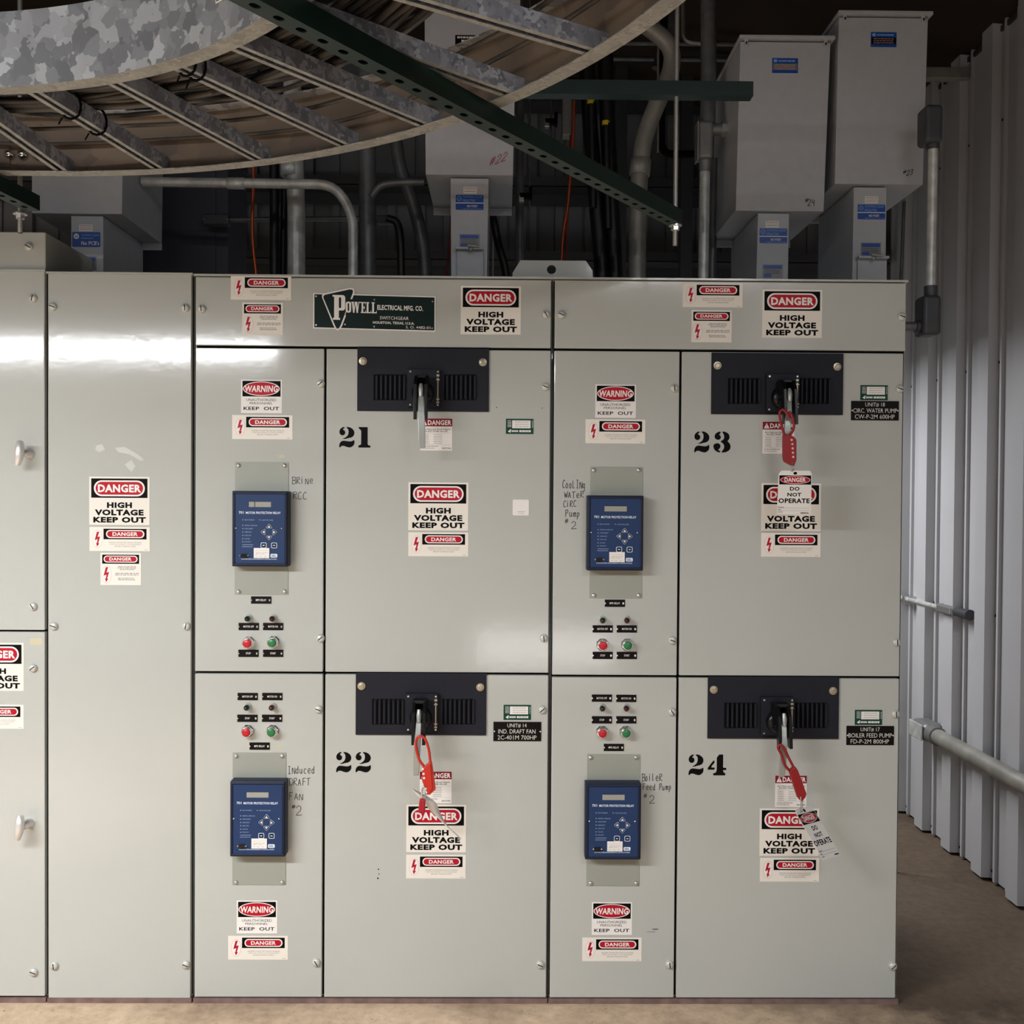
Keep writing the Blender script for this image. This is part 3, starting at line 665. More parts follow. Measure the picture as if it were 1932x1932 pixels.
# maker's nameplate
def maker_plate():
    S = 0.019
    a = Art((15, 155, 1868, 690), 229.5 * M1, 66 * M1, shear=S, thick=0.002).base(WHITE)
    k = lambda x, y: (x, y - S * (x - 941))
    a.rect(33, 172, 1852, 674, GREENL, 1)
    tri = [(150, 175), (175, 150), (560, 65), (615, 68), (640, 95), (640, 135), (455, 640), (425, 690), (385, 712), (350, 690), (325, 640), (150, 215)]
    a.poly([k(x, y - 8) for x, y in tri], WHITE, 2)
    a.poly([k(x, y - 8) for x, y in [(172, 190), (190, 172), (565, 86), (605, 90), (617, 110), (615, 135), (432, 632), (410, 670), (385, 685), (365, 670), (345, 632), (168, 215)]], GREENL, 3)
    a.poly([k(640, 225), k(575, 225), k(500, 475), k(545, 475)], GREENL, 4)
    def P_(x0, y0, x1, y1, m=WHITE, L=5):
        w = x1 - x0; h = y1 - y0
        a.rect(x0, y0, x0 + w * .62, y0 + h * .07, m, L).rect(x0 + w * .13, y0, x0 + w * .50, y1, m, L).rect(x0 + w * .03, y1 - h * .08, x0 + w * .6, y1, m, L)
        a.rrect(x0 + w * .3, y0, x1, y0 + h * .62, h * .11, m, L).rrect(x0 + w * .5, y0 + h * .09, x0 + w * .68, y0 + h * .53, h * .05, GREENL, L + 2)
    P_(308, 175, 500, 552)
    def slab(ch, x0, x1, y0, y1, m=WHITE, L=6):
        w = x1 - x0; h = y1 - y0; t = h * .14
        if ch == 'O':
            a.rrect(x0, y0, x1, y1, w * .4, m, L); a.rrect(x0 + w * .36, y0 + t, x1 - w * .36, y1 - t, w * .14, GREENL, L + 1)
        if ch in 'EL':
            a.rect(x0, y0, x0 + w * .62, y0 + h * .09, m, L).rect(x0 + w * .14, y0, x0 + w * .48, y1, m, L).rect(x0, y1 - h * .1, x1, y1, m, L).poly([(x1 - w * .2, y1), (x1, y1 - h * .3), (x1, y1)], m, L)
        if ch == 'E':
            a.rect(x0, y0, x1 - w * .05, y0 + h * .1, m, L).poly([(x1 - w * .22, y0), (x1 - w * .05, y0), (x1 - w * .05, y0 + h * .28)], m, L).rect(x0 + w * .4, y0 + h * .45, x0 + w * .75, y0 + h * .55, m, L).rect(x0 + w * .68, y0 + h * .35, x0 + w * .78, y0 + h * .65, m, L)
        if ch == 'W':
            a.rect(x0, y0, x0 + w * .3, y0 + h * .09, m, L).rect(x0 + w * .75, y0, x1, y0 + h * .09, m, L).rect(x0 + w * .36, y0, x0 + w * .66, y0 + h * .09, m, L)
            for u in (0.05, 0.42):
                a.poly([(x0 + w * u, y0), (x0 + w * (u + .2), y0), (x0 + w * (u + .31), y1), (x0 + w * (u + .14), y1)], m, L).poly([(x0 + w * (u + .34), y0), (x0 + w * (u + .42), y0), (x0 + w * (u + .28), y1), (x0 + w * (u + .17), y1)], m, L)
    for ch, x0, x1 in (('O', 508, 590), ('W', 592, 735), ('E', 737, 812), ('L', 815, 892), ('L', 897, 978)): slab(ch, x0, x1, 272, 438)
    a.text('ELECTRICAL MFG. CO.', 985, 308, 1680, 384, WHITE, 5, 0.03).text('SWITCHGEAR', 1025, 478, 1462, 528, WHITE, 5, 0.0)
    a.text('HOUSTON, TEXAS, U.S.A.', 920, 556, 1550, 602, WHITE, 5, 0.03).text('S. O. 4482-01', 1420, 614, 1790, 654, WHITE, 5, 0.0)
    for x, y in ((60, 205), (940, 232), (1822, 235), (60, 640), (940, 640), (1818, 640), (497, 618)): a.ell(x - 13, y - 13, x + 13, y + 13, ZINC, 7, 10)
    o = put('maker_nameplate', a.mesh('maker_nameplate'), at(706.5, 589.5, D0), h3, label='dark green maker nameplate with white letters and triangle')
maker_plate()
handwriting('pen_note', [('BRiNe', 552, 913, 13, 8.2), ('RCC', 553, 942, 14, 9.5)], D0, a3, label='handwritten note Brine RCC')
handwriting('pen_note', [('INduced', 543, 1459, 14, 7.6), ('DRAFT', 546, 1482, 14, 8.2), ('FAN', 546, 1509, 14, 9.5), ('#', 551, 1526, 7, 8), ('2', 559, 1538, 18, 14)], D0, e3, label='handwritten note Induced Draft Fan')
handwriting('pen_note', [('CooLINg', 1061, 921, 15, 6.4), ('WATeR', 1065, 939, 12, 7.4), ('CiRC', 1063, 956, 12, 6.6), ('Pump', 1067, 975, 13, 7.4), ('#', 1066, 988, 9, 8), ('2', 1079, 997, 14, 12)], D0, a4, label='handwritten note Cooling Water Circ Pump')
handwriting('pen_note', [('BoileR', 1211, 1473, 14, 6.6), ('Feed Pump', 1213, 1490, 12, 6.2), ('#', 1214, 1506, 8, 8), ('2', 1226, 1516, 15, 13)], D0, e4, label='handwritten note Boiler Feed Pump')
# small dirt marks and tape remains
for px, py, w, h, m, pr in ((531, 861, 13, 7, RESID, a3), (526, 1411, 12, 6, RESID, e3), (1186, 1410, 10, 5, RESID, e4), (714, 1640, 2.5, 3, BLACKM, f3), (715, 1649, 2, 2.5, BLACKM, f3), (713, 1657, 3, 3.5, BLACKM, f3), (937, 769, 2, 2, BLACKM, b3), (1023, 770, 2, 2, BLACKM, b3), (1228, 1758, 20, 1.6, GREY, e4), (1236, 1753, 14, 1.6, INK, e4)):
    a = Art((0, 0, 10, 10), w * M1, h * M1, thick=0.0003).poly([(0, 3), (4, 0), (9, 1), (10, 6), (7, 10), (2, 9)], m, 1); put('scuff_mark', a.mesh('scuff_mark'), at(px, py, D0), pr)

# ---- relays, lights and buttons on the control doors
RX = lambda x: x
def relay_art(w, h, variant):
    a = Art((150, 120, 1335, 1780), w, h, thick=0.0006); a.rrect(150, 120, 1335, 1780, 30, BLUE, 0)
    a.text('701', 232, 528, 350, 590, TEXTG, 1, 0.015).text('MOTOR PROTECTION RELAY', 402, 535, 1242, 592, TEXTG, 1, 0.02)
    rows = [(735, 370, 605), (870, 370, 680), (948, 370, 580), (1028, 370, 545), (1108, 370, 530), (1190, 370, 500), (1265, 370, 535)]
    names = ('RELAY ENABLED', 'THERMAL OVERLOAD', 'OVERCURRENT', 'UNBALANCE', 'LOAD LOSS', 'VOLTAGE', 'FREQUENCY')
    for (y, x0, x1), s in zip(rows, names): a.ell(318, y - 13, 342, y + 13, TEXTB, 1, 8).text(s, x0, y - 14, x1, y + 14, TEXTB, 1, 0.0)
    a.ell(725, 722, 748, 748, TEXTB, 1, 8).text('CONTACTOR CLOSED', 780, 724, 1062, 754, TEXTB, 1, 0.0)
    a.words(320, 1335, 585, 12, TEXTB, 1, 3).words(315, 1382, 570, 12, TEXTB, 1, 5)
    a.rect(290, 1676, 1150, 1680, TEXTB, 1)
    a.text('SCHWEITZER ENGINEERING LABORATORIES', 295, 1668, 1150, 1694, TEXTG, 2, 0.0)
    a.rrect(1000, 1550, 1165, 1640, 25, TEXTG, 1).text('SEL', 1022, 1570, 1145, 1622, BLUE, 2, 0.02)
    for x0 in (765, 1018):
        a.rrect(x0, 1280, x0 + 140, 1415, 30, TEXTG, 1).rrect(x0 + 12, 1292, x0 + 128, 1403, 24, BLUE, 2)
    return a.mesh('face_panel')
FACE = relay_art(0.152, 0.213, 0)
def key_mesh(kind):
    a = Art((-90, -70, 90, 70), 180 / 1185 * 0.152, 140 / 1660 * 0.213, thick=0.002)
    out = [(-80, 30), (-78, 48), (-60, 56), (60, 56), (78, 48), (80, 30), (20, -50), (0, -60), (-20, -50)]
    out = [(x * .88, y * .90) for x, y in out]
    a.base(TEXTG, out); a.poly([(x * .91, y * .90 + 1) for x, y in out], NAVY, 1); a.poly([(-36, 34), (36, 34), (0, -20)], WHITE, 2)
    return a.mesh('arrow_key')
KEY = key_mesh(0)
SQ = Art((0, 0, 100, 100), 0.0125, 0.0125, thick=0.002); SQ.base(NAVY); SQ.rect(25, 40, 75, 60, TEXTG, 1); SQ = SQ.mesh('square_key')
def sticker_small():
    a = Art((600, 1410, 975, 1655), 375 / 1185 * 0.152, 245 / 1660 * 0.213, thick=0.0015).base(WHITE)
    for y, x0, x1 in ((1470, 640, 945), (1525, 655, 935), (1555, 640, 740), (1558, 770, 860), (1610, 640, 690), (1612, 730, 800), (1612, 850, 910)): a.words(x0, y, x1, 9, PINKL if y < 1500 else GREY, 1)
    return a.mesh('calibration_label')
CAL = sticker_small()
def relay(cx, cy, plate, door, cracked):
    """cx, cy: centre of the housing in the photo; plate: rectangle of the mounting plate"""
    pl = panel('mounting_plate', *plate, door, Y=D0 - 0.002, mat_=PAINT2, t=0.002, bevel=0.0006)
    for x in (plate[0] + 8, plate[2] - 8):
        for y in (plate[1] + 6, plate[3] - 6): pass
    return pl
def relay_unit(cab, plate, hx0, hy0, hx1, hy1, cracked=False):
    pl = panel('mounting_plate', *plate, cab, Y=D0 - 0.002, mat_=PAINT2, t=0.002, bevel=0.0006)
    for x in (plate[0] + 7, plate[2] - 7):
        for y in (plate[1] + 6, plate[3] - 6): put('plate_screw', small_screw, at(x, y, D0 - 0.002), pl)
    Yf = D0 - 0.05
    A = at(hx0, hy0, Yf); B = at(hx1, hy1, Yf); cx, cz = (A.x + B.x) / 2, (A.z + B.z) / 2; w, h = B.x - A.x, A.z - B.z
    m = MB().box(A.x, B.x, Yf + 0.008, D0 - 0.002, B.z, A.z)
    m.prism_xz([(A.x, B.z), (B.x, B.z), (B.x, A.z), (A.x, A.z)], Yf + 0.004, Yf + 0.009)
    hs = m.build('protection_relay', NAVY, cab, bevel=0.003)
    b = 0.0105
    m = MB(); m.box(A.x + .003, B.x - .003, Yf, Yf + .006, B.z + .003, B.z + b).box(A.x + .003, B.x - .003, Yf, Yf + .006, A.z - b, A.z - .003).box(A.x + .003, A.x + b, Yf, Yf + .006, B.z + b, A.z - b).box(B.x - b, B.x - .003, Yf, Yf + .006, B.z + b, A.z - b)
    m.build('bezel', NAVY, hs, bevel=0.002)
    fy = Yf + 0.0025; wf, hf = w - 2 * b, h - 2 * b
    P = lambda x, y, d=0.0: Vector((cx + ((x - 150) / 1185 - .5) * wf, fy - d, cz + (.5 - (y - 120) / 1660) * hf))
    MB().box(cx - wf / 2, cx + wf / 2, fy, fy + .003, cz - hf / 2, cz + hf / 2).build('face_backing', BLUE, hs)
    o = put('face_panel', FACE, (cx, fy, cz), hs); o.scale = (wf / .152, 1, hf / .213)
    q0, q1 = P(478, 300), P(1012, 425)
    m = MB().box(q0.x, q1.x, fy - .002, fy, q1.z, q0.z)
    if cracked: m.box(P(612, 0).x, P(628, 0).x, fy - .0023, fy - .001, q1.z, q0.z, 1)
    m.build('display', [LCD, BLACKM], hs)
    for x, y, r in ((965, 885, 0), (825, 1025, -90), (1100, 1028, 90), (965, 1165, 180)): put('arrow_key', KEY, P(x, y), hs, rot=(0, R(r), 0))
    for x in (835, 1088): put('square_key', SQ, P(x, 1347), hs)
    put('calibration_label', CAL, P(787, 1533, .001), hs)
    m = MB(); a_, b_ = P(300, 1555), P(445, 1645); m.box(a_.x, b_.x, fy - .006, fy, b_.z, a_.z, 0)
    for x in (270, 465): m.lathe(P(x, 1592), [(.0032, 0), (.0032, .006), (0, .0075)], 8, 1)
    m.build('serial_port', [BLACKG, ZINC], hs)
    for x in (165, 1270): put('face_screw', small_screw, P(x, 935), hs).scale = (.45, .6, .45)
relay_unit(c3, (443, 872, 544, 1122), 437.5, 926, 542.5, 1069.5, True)
relay_unit(c3, (438.5, 1420, 539.5, 1670), 433.5, 1474.5, 537.5, 1617.5)
relay_unit(c4, (1113, 881, 1212, 1129), 1108.5, 934.5, 1213.5, 1077)
relay_unit(c4, (1107, 1423, 1207, 1672), 1105, 1479, 1209, 1623)
PL = {'MPR RELAY': art_small_plate('MPR RELAY', .52), 'MOTOR OFF': art_small_plate('MOTOR OFF', .52), 'MOTOR ON': art_small_plate('MOTOR ON', .48), 'STOP': art_small_plate('STOP', .24), 'START': art_small_plate('START', .27)}
ring = MB().lathe((0, 0, 0), [(.0205, 0), (.0205, .006), (.0178, .009)], 8, smooth=False, phase=R(22)).lathe((0, 0, 0), [(.0165, .008), (.0165, .024), (.0150, .026), (.0128, .026), (.0128, .020)], 24).mesh('push_button', CHROME)
cap_r = MB().lathe((0, 0, 0), [(.0126, 0), (.0126, .012), (.011, .0135), (0, .0138)], 24).mesh('button_cap', REDB)
cap_g = MB().lathe((0, 0, 0), [(.0126, 0), (.0126, .012), (.011, .0135), (0, .0138)], 24).mesh('button_cap', GREENB)
lring = MB().lathe((0, 0, 0), [(.0128, 0), (.0128, .003), (.0098, .006), (.0094, .012)], 20).mesh('indicator_light', BOLT)
lens_g = MB().lathe((0, 0, 0), [(.0088, 0), (.0088, .016), (.0075, .021), (.004, .0245), (0, .0255)], 18).mesh('lens', LGREEN)
lens_r = MB().lathe((0, 0, 0), [(.0088, 0), (.0088, .016), (.0075, .021), (.004, .0245), (0, .0255)], 18).mesh('lens', LRED)
def controls(cab, plates, lights, buttons):
    for s, x, y in plates: put('engraved_label', PL[s], at(x, y, D0), cab)
    for (x, y), me in zip(lights, (lens_g, lens_r)):
        o = put('indicator_light', lring, at(x, y, D0), cab); put('lens', me, at(x, y, D0) + Vector((0, -.006, 0)), o)
    for (x, y), me, s in zip(buttons, (cap_r, cap_g), ('red stop button', 'green start button')):
        o = put('push_button', ring, at(x, y, D0), cab, label=s); put('button_cap', me, at(x, y, D0) + Vector((0, -.016, 0)), o)
controls(c3, [('MPR RELAY', 493, 1132), ('MOTOR OFF', 469.5, 1182), ('MOTOR ON', 515.5, 1182), ('STOP', 469, 1232.5), ('START', 515.5, 1232.5)], [(469.5, 1166), (516, 1166)], [(470, 1212), (516.5, 1211)])
controls(c3, [('MOTOR OFF', 467.5, 1314), ('MOTOR ON', 514, 1314), ('STOP', 467, 1355), ('START', 513.5, 1355), ('MPR RELAY', 490, 1407.5)], [(468, 1333), (515, 1333)], [(468, 1378.5), (515, 1378.5)])
controls(c4, [('MPR RELAY', 1160, 1138), ('MOTOR OFF', 1137, 1186.5), ('MOTOR ON', 1182.5, 1186.5), ('STOP', 1137, 1236.5), ('START', 1182.5, 1236.5)], [(1136, 1169), (1181.5, 1169)], [(1136.5, 1216), (1183, 1216)])
controls(c4, [('MOTOR OFF', 1135.5, 1317), ('MOTOR ON', 1181.5, 1317.5), ('STOP', 1135.5, 1358), ('START', 1181.5, 1358), ('MPR RELAY', 1158, 1410)], [(1135.5, 1334.5), (1180.5, 1334.5)], [(1135.5, 1380.5), (1180, 1380.5)])

# ---- black operator plates with louvers and the switch handles
louv = MB().prism_yz([(-.001, -.041), (-.0075, -.036), (-.0075, .036), (-.001, .041)], -.0028, .0028).mesh('louver', BLACKP)
gap = MB().box(-.0035, .0035, -.0004, .0004, -.0405, .0405).mesh('louver_slot', BLACKM)
bplate = MB().lathe((0, 0, 0), [(.0125, 0), (.0125, .003), (.0085, .0035), (.0085, .007), (.006, .0078), (0, .0078)], 20, smooth=False).mesh('brass_bolt', BRASS)
def operator(cab, x0, y0, x1, y1, hx, lean, lever_end):
    Yp = D0 - 0.006
    pl = panel('operator_plate', x0, y0, x1, y1, cab, Y=Yp, mat_=BLACKP, t=0.0065, bevel=0.001)
    H = y1 - y0; cxp = (x0 + x1) / 2
    put('brass_bolt', bplate, at(x0 + 11, y0 + H * .205, Yp), pl); put('brass_bolt', bplate, at(x1 - 11.5, y0 + H * .225, Yp), pl)
    for sx in (33, 166):
        for k in range(7):
            c = at(x0 + sx + k * 8.7, y0 + H * .62, Yp)
            put('louver_slot', gap, c, pl); put('louver', louv, c + Vector((.006, 0, 0)), pl)
    # square base with hub
    bx0, bx1, by0, by1 = hx - 29, hx + 32, y0 + 39, y0 + 111
    A = at(bx0, by0, Yp - .018); B = at(bx1, by1, Yp - .018)
    mech = MB().box(A.x, B.x, Yp - .018, Yp, B.z, A.z).build('switch_base', BLACKP, cab, bevel=0.0012)
    a = Art((0, 0, 60, 72), B.x - A.x, A.z - B.z, thick=0.0002)
    for q in ((5, 5), (56, 5), (5, 68), (56, 68)): a.ell(q[0] - 1.8, q[1] - 1.8, q[0] + 1.8, q[1] + 1.8, ZINC, 1, 8)
    a.rect(53.5, 10, 58.5, 14, BRASS, 1).poly([(56, 16), (60, 21), (57, 21), (57, 56), (60, 56), (56, 61), (52, 56), (55, 56), (55, 21), (52, 21)], BRASS, 1).rect(53.5, 61.5, 58.5, 65, BRASS, 1)
    put('base_markings', a.mesh('base_markings'), ((A.x + B.x) / 2, Yp - .018, (A.z + B.z) / 2), mech)
    hub = at(hx, y0 + 84, Yp - .018)
    MB().lathe(hub, [(.036, 0), (.034, .012), (.026, .020), (.0, .022)], 24).build('hub', BLACKG, mech)
    # fork: two cheeks joined over the top, leaning sideways by lean
    zt = at(hx, y0 + 49, Yp - .06).z; zb = at(hx, y0 + 135, Yp - .10).z; zm = at(hx, y0 + 100, Yp - .06).z; yb = Yp - .02
    prof = [(yb, zt - .006), (yb - .028, zt), (yb - .055, zt - .006), (yb - .078, zt - .035), (yb - .086, zb + .05), (yb - .090, zb), (yb - .066, zb + .002), (yb - .060, zb + .045), (yb - .045, zm), (yb, zm + .01)]
    m = MB(); gx = -lean * .0009
    for s in (-1, 1):
        xx = hub.x + s * .0165; m.prism_yz(prof, xx - .005, xx + .005)
    m.box(hub.x - .018, hub.x + .018, yb - .055, yb - .006, zt - .012, zt - .003)
    m.tube([(hub.x - .026, yb - .045, zm + .012), (hub.x + .026, yb - .045, zm + .012)], .009, 12)
    m.v = [(x + (yb - y) * gx * 6, y, z) for x, y, z in m.v]
    fk = m.build('handle_fork', BLACKG, cab, bevel=0.0015)
    xo = .06 * gx * 6
    L0 = Vector((hub.x + xo, yb - .062, at(hx, y0 + 78, yb - .06).z)); L1 = at(lever_end[0], lever_end[1], yb - .088)
    m = MB(); q = [L0.lerp(L1, t_ / 10) + Vector((0, -.012 * math.sin(math.pi * t_ / 10), 0)) for t_ in range(11)]
    hw = [.0075, .0085, .009, .0095, .0105, .011, .0108, .0106, .0106, .0104, .0085]
    fl = Vector((0, .0045, 0)); vs = []
    for p, w_ in zip(q, hw): vs += [p + Vector((-w_, -.0045, 0)), p + Vector((w_, -.0045, 0)), p + Vector((w_ * .9, .0045, 0)), p + Vector((-w_ * .9, .0045, 0))]
    fs = [(i * 4 + k, i * 4 + (k + 1) % 4, i * 4 + 4 + (k + 1) % 4, i * 4 + 4 + k) for i in range(10) for k in range(4)] + [(3, 2, 1, 0), (40, 41, 42, 43)]
    m.add(vs, fs); lv = m.build('lever', STEEL, cab, bevel=.002)
    m = MB().tube([L0 + Vector((0, -.004, .016)), L0 + Vector((0, -.010, 0)), L0 + Vector((0, -.010, -.022))], [.006, .0085, .0075], 12); m.build('lever_pivot', STEEL, cab)
    return hub
operator(c3, 674, 657, 922.5, 776, 798, 2, (797, 846))
operator(c3, 671, 1270, 917.5, 1387, 794, 1, (785, 1463))
operator(c4, 1342.5, 666, 1591, 782, 1476, -8, (1481, 845))
operator(c4, 1335.5, 1277, 1583, 1394, 1466, -8, (1474, 1466))

# ---- lockout hasps, padlock and tags hanging from the handles
def hasp(name, body_px, body_poly, strands, Y, material, holes, label, hm=WHITE):
    root = empty(name, at(body_px[0], body_px[1], Y), label, 'lockout hasp')
    pts = [at(x, y, Y) for x, y in body_poly]
    MB().prism_xz([(p.x, p.z) for p in pts], Y - .006, Y + .010).build('body', material, root, bevel=0.002)
    for s in strands: MB().tube(smooth_path([at(x, y, Y + dy) for x, y, dy in s], 5), .0042, 8).build('jaw_loop', material, root)
    if holes:
        for x, y in holes: MB().lathe(at(x, y, Y - .0065), [(.0036, -.001), (.0036, .0008)], 10).build('lock_hole', hm, root)
    return root
YH = 3.108
h22 = hasp('lockout_hasp', (806, 1437), [(797, 1449), (811, 1437), (815, 1438), (822, 1489), (811, 1499), (805, 1498), (796, 1470)],
     [[(800, 1446, .004), (791, 1433, .004), (785, 1410, .004), (786, 1395, .002), (793, 1389, 0), (802, 1394, 0), (809, 1415, 0), (812, 1440, 0)]], YH, HASPO, [(797.5, 1451), (799, 1460), (800, 1468), (803, 1488), (804, 1495)], 'orange-red lockout hasp clipped to the handle of unit 22')
MB().prism_xz([(p.x, p.z) for p in [at(x, y, YH - .008) for x, y in ((809, 1445), (812, 1441), (816, 1487), (811, 1495))]], YH - .010, YH - .004).build('body_ridge', HASPO, h22, bevel=0.001)
hasp('lockout_hasp', (1488, 820), [(1477, 822), (1482, 818), (1497, 824), (1502, 830), (1502, 868), (1497, 879), (1492, 878), (1479, 871), (1477, 862)],
     [[(1480, 822, .004), (1474, 800, .004), (1471, 780, .002), (1476, 773, .0), (1484, 778, 0), (1490, 790, 0)], [(1490, 822, 0), (1496, 812, 0), (1498, 800, 0), (1494, 785, 0), (1489, 776, .004)]], YH, HASPR, [(1493.5, 830), (1495, 838), (1495.5, 846), (1496, 854), (1496.5, 862)], 'dark red lockout hasp hanging upright from the handle of unit 23', PINKL)
hasp('lockout_hasp', (1500, 1450), [(1489, 1457), (1493, 1449), (1501, 1447), (1505, 1453), (1521, 1497), (1519, 1504), (1511, 1512), (1504, 1504)],
     [[(1492, 1456, .004), (1482, 1445, .004), (1475, 1425, .004), (1468, 1411, .002), (1472, 1405, 0), (1479, 1411, 0), (1487, 1428, 0), (1498, 1449, 0)]], YH, HASPR, None, 'dark red lockout hasp tilted right from the handle of unit 24')
# padlock on 22
pk = empty('padlock', at(796, 1520, YH - .012), 'small red padlock through the orange-red hasp on unit 22', 'padlock')
c = [at(x, y, YH - .016) for x, y in ((792, 1506), (803, 1508), (802, 1533), (789, 1531))]
MB().prism_xz([(p.x, p.z) for p in c], YH - .024, YH - .006).build('body', PADL, pk, bevel=0.003)
MB().tube(smooth_path([at(795, 1508, YH - .014), at(797, 1490, YH - .013), at(800, 1483, YH - .010), at(803, 1488, YH - .004), at(802, 1508, YH - .008)], 5), .0028, 8).build('shackle', CHROME, pk)
# tags
TS = (675, 1118, 1003, 1508)
def tag_art(w, h):
    a = Art(TS, w, h, thick=0.0008)
    a.base(TAGW, [(690, 1150), (715, 1120), (985, 1120), (1003, 1150), (996, 1508), (676, 1508)])
    a.ell(828, 1130, 864, 1156, BLACKM, 1, 14)
    a.rect(697, 1162, 996, 1243, BLACK, 1).ell(706, 1166, 988, 1238, WHITE, 2).ell(711, 1170, 983, 1234, RED, 3)
    a.text('DANGER', 745, 1181, 946, 1221, WHITE, 4, .03)
    a.text('DO', 797, 1263, 888, 1298, BLACK, 1, .035).text('NOT', 773, 1316, 905, 1350, BLACK, 1, .035).text('OPERATE', 690, 1366, 985, 1409, BLACK, 1, .035)
    a.rect(690, 1452, 980, 1454, GREY, 1).rect(690, 1474, 980, 1476, GREY, 1).words(683, 1446, 745, 8, GREY, 2).words(683, 1467, 715, 8, GREY, 2).words(683, 1488, 730, 7, GREY, 2).words(900, 1496, 975, 9, BLACK, 2)
    return a.mesh('danger_tag')
YT = 3.10
TW, TH = 66 * M1 * YT / D0, 83 * M1 * YT / D0
tagm = tag_art(TW, TH)
t = put('danger_tag', tagm, at(1498.5, 929, YT)); tag(t, 'white danger do not operate tag hanging straight down from the hasp on unit 23', 'tag')
k_ = M1 * YT / D0; U_ = Vector((47, 40, -3)); V_ = Vector((-41.6, 54.6, 77)); N_ = U_.cross(V_)
t = put('danger_tag', tagm, at(1540, 1570, YT)); t.matrix_world = Matrix.Translation(at(1541, 1570, YT)) @ Matrix((U_.normalized(), -N_.normalized(), V_.normalized())).transposed().to_4x4() @ Matrix.Diagonal((62 / 66, 1, 103 / 83, 1))
tag(t, 'white danger do not operate tag swung out to the right on unit 24', 'tag')
rg = [((1497, 872), (1495, 888)), ((1513, 1502), (1512, 1530))]
for i, (a_, b_) in enumerate(rg):
    A = at(*a_, YT + .004); B = at(*b_, YT + .002); s = Vector((.004, .0, 0)); f = Vector((0, -.006, 0))
    m = MB().tube(smooth_path([A - s, (A - s).lerp(B - s, .5) + f, B - s + f, B + s - f * .5, (A + s).lerp(B + s, .5) - f, A + s, A - s + Vector((0, 0, .004))], 4), .0017, 6)
    o = m.build('tag_wire', ROD); tag(o, ('upper right wire loop joining the upright tag and hasp on unit 23', 'lower right wire loop joining the swung tag and hasp on unit 24')[i], 'wire')
# curled tag on 22 seen edge-on
e1 = smooth_path([at(x, y, 3.128 + d_) for x, y, d_ in ((779, 1488, -.01), (800, 1499, -.005), (822, 1514, 0), (829, 1530, .01), (843, 1556, .02), (862, 1574, .03), (870, 1582, .03))], 4)
e2 = smooth_path([at(x, y, 3.128 + d_) for x, y, d_ in ((780, 1491, -.03), (790, 1502, -.03), (803, 1511, -.02), (807, 1524, -.01), (832, 1548, 0), (855, 1570, .01), (869, 1583, .02))], 4)
n = len(e1); m = MB(); vs = []
for p, q_ in zip(e1, e2): vs += [p, q_]
m.add(vs, [(2 * i, 2 * i + 2, 2 * i + 3, 2 * i + 1) for i in range(n - 1)], 0, True)
t = m.build('danger_tag', TAGW); s = t.modifiers.new('solid', 'SOLIDIFY'); s.thickness = .0012
tag(t, 'blank white tag curled edge-on behind the padlock on unit 22', 'tag')

# ------------------------------------------------------------------ things on top of the cabinets
o = empty('junction_box', (-1.85, 3.45, 2.32), 'grey metal box on top of the far left cabinet', 'electrical box')
A = at(0, 437, D0 + .01); B = at(86, 499, D0 + .01)
MB().box(-2.34, B.x, D0 + .01, D0 + .42, 2.320, at(43, 436, D0).z).build('body', PAINT, o, bevel=0.003)
put('door_bolt', bolt_me, at(55, 466, D0 + .01), o, rot=(0, R(30), 0))
o = empty('lifting_bracket', at(1043, 523, D0 + .12), 'grey steel lifting bracket with one round hole, bolted over the cabinet joint', 'bracket')
Yk = D0 + .10; zb = 2.3105
outl = [at(967, 524, Yk), at(967, 515, Yk), at(982, 491, Yk), at(1105, 492, Yk), at(1118, 510, Yk), at(1119, 526, Yk)]
outl = [(p.x, max(p.z, zb)) for p in outl]; outl[0] = (outl[0][0], zb); outl[-1] = (outl[-1][0], zb)
hc = at(1040.5, 508.5, Yk); n = 24; ringo = []; ringi = []
def hit(cx, cz, a):                              # where a ray from the hole centre meets the outline
    dx, dz = math.cos(a), math.sin(a); best = None
    for (x1, z1), (x2, z2) in zip(outl, outl[1:] + outl[:1]):
        ex, ez = x2 - x1, z2 - z1; den = dx * ez - dz * ex
        if abs(den) < 1e-9: continue
        t = ((x1 - cx) * ez - (z1 - cz) * ex) / den; s = ((x1 - cx) * dz - (z1 - cz) * dx) / den
        if t > 0 and -1e-6 <= s <= 1 + 1e-6 and (best is None or t < best): best = t
    return (cx + dx * best, cz + dz * best)
angs = sorted([2 * math.pi * k / n for k in range(n)] + [math.atan2(z - hc.z, x - hc.x) % (2 * math.pi) for x, z in outl])
m = MB(); k = len(angs); oo = [hit(hc.x, hc.z, a) for a in angs]; ii = [(hc.x + .0148 * math.cos(a), hc.z + .0148 * math.sin(a)) for a in angs]
vs = [(x, y, z) for y in (Yk, Yk + .008) for L in (oo, ii) for x, z in L]
fs = []
for j in range(k):
    j2 = (j + 1) % k
    fs += [(j, j2, k + j2, k + j), (2 * k + j, 3 * k + j, 3 * k + j2, 2 * k + j2), (j, 2 * k + j, 2 * k + j2, j2), (k + j, k + j2, 3 * k + j2, 3 * k + j)]
m.add(vs, fs); m.build('plate', PAINT, o)
MB().box(outl[0][0], outl[-1][0], Yk - .05, Yk + .008, zb, zb + .006).build('foot', PAINT, o, bevel=0.001)
for px in (985, 1102): MB().lathe((at(px, 520, Yk - .02).x, Yk - .022, zb + .006), [(.011, 0), (.011, .007), (0, .008)], 6, axis='z', smooth=False).build('bolt_head', BOLT, o)

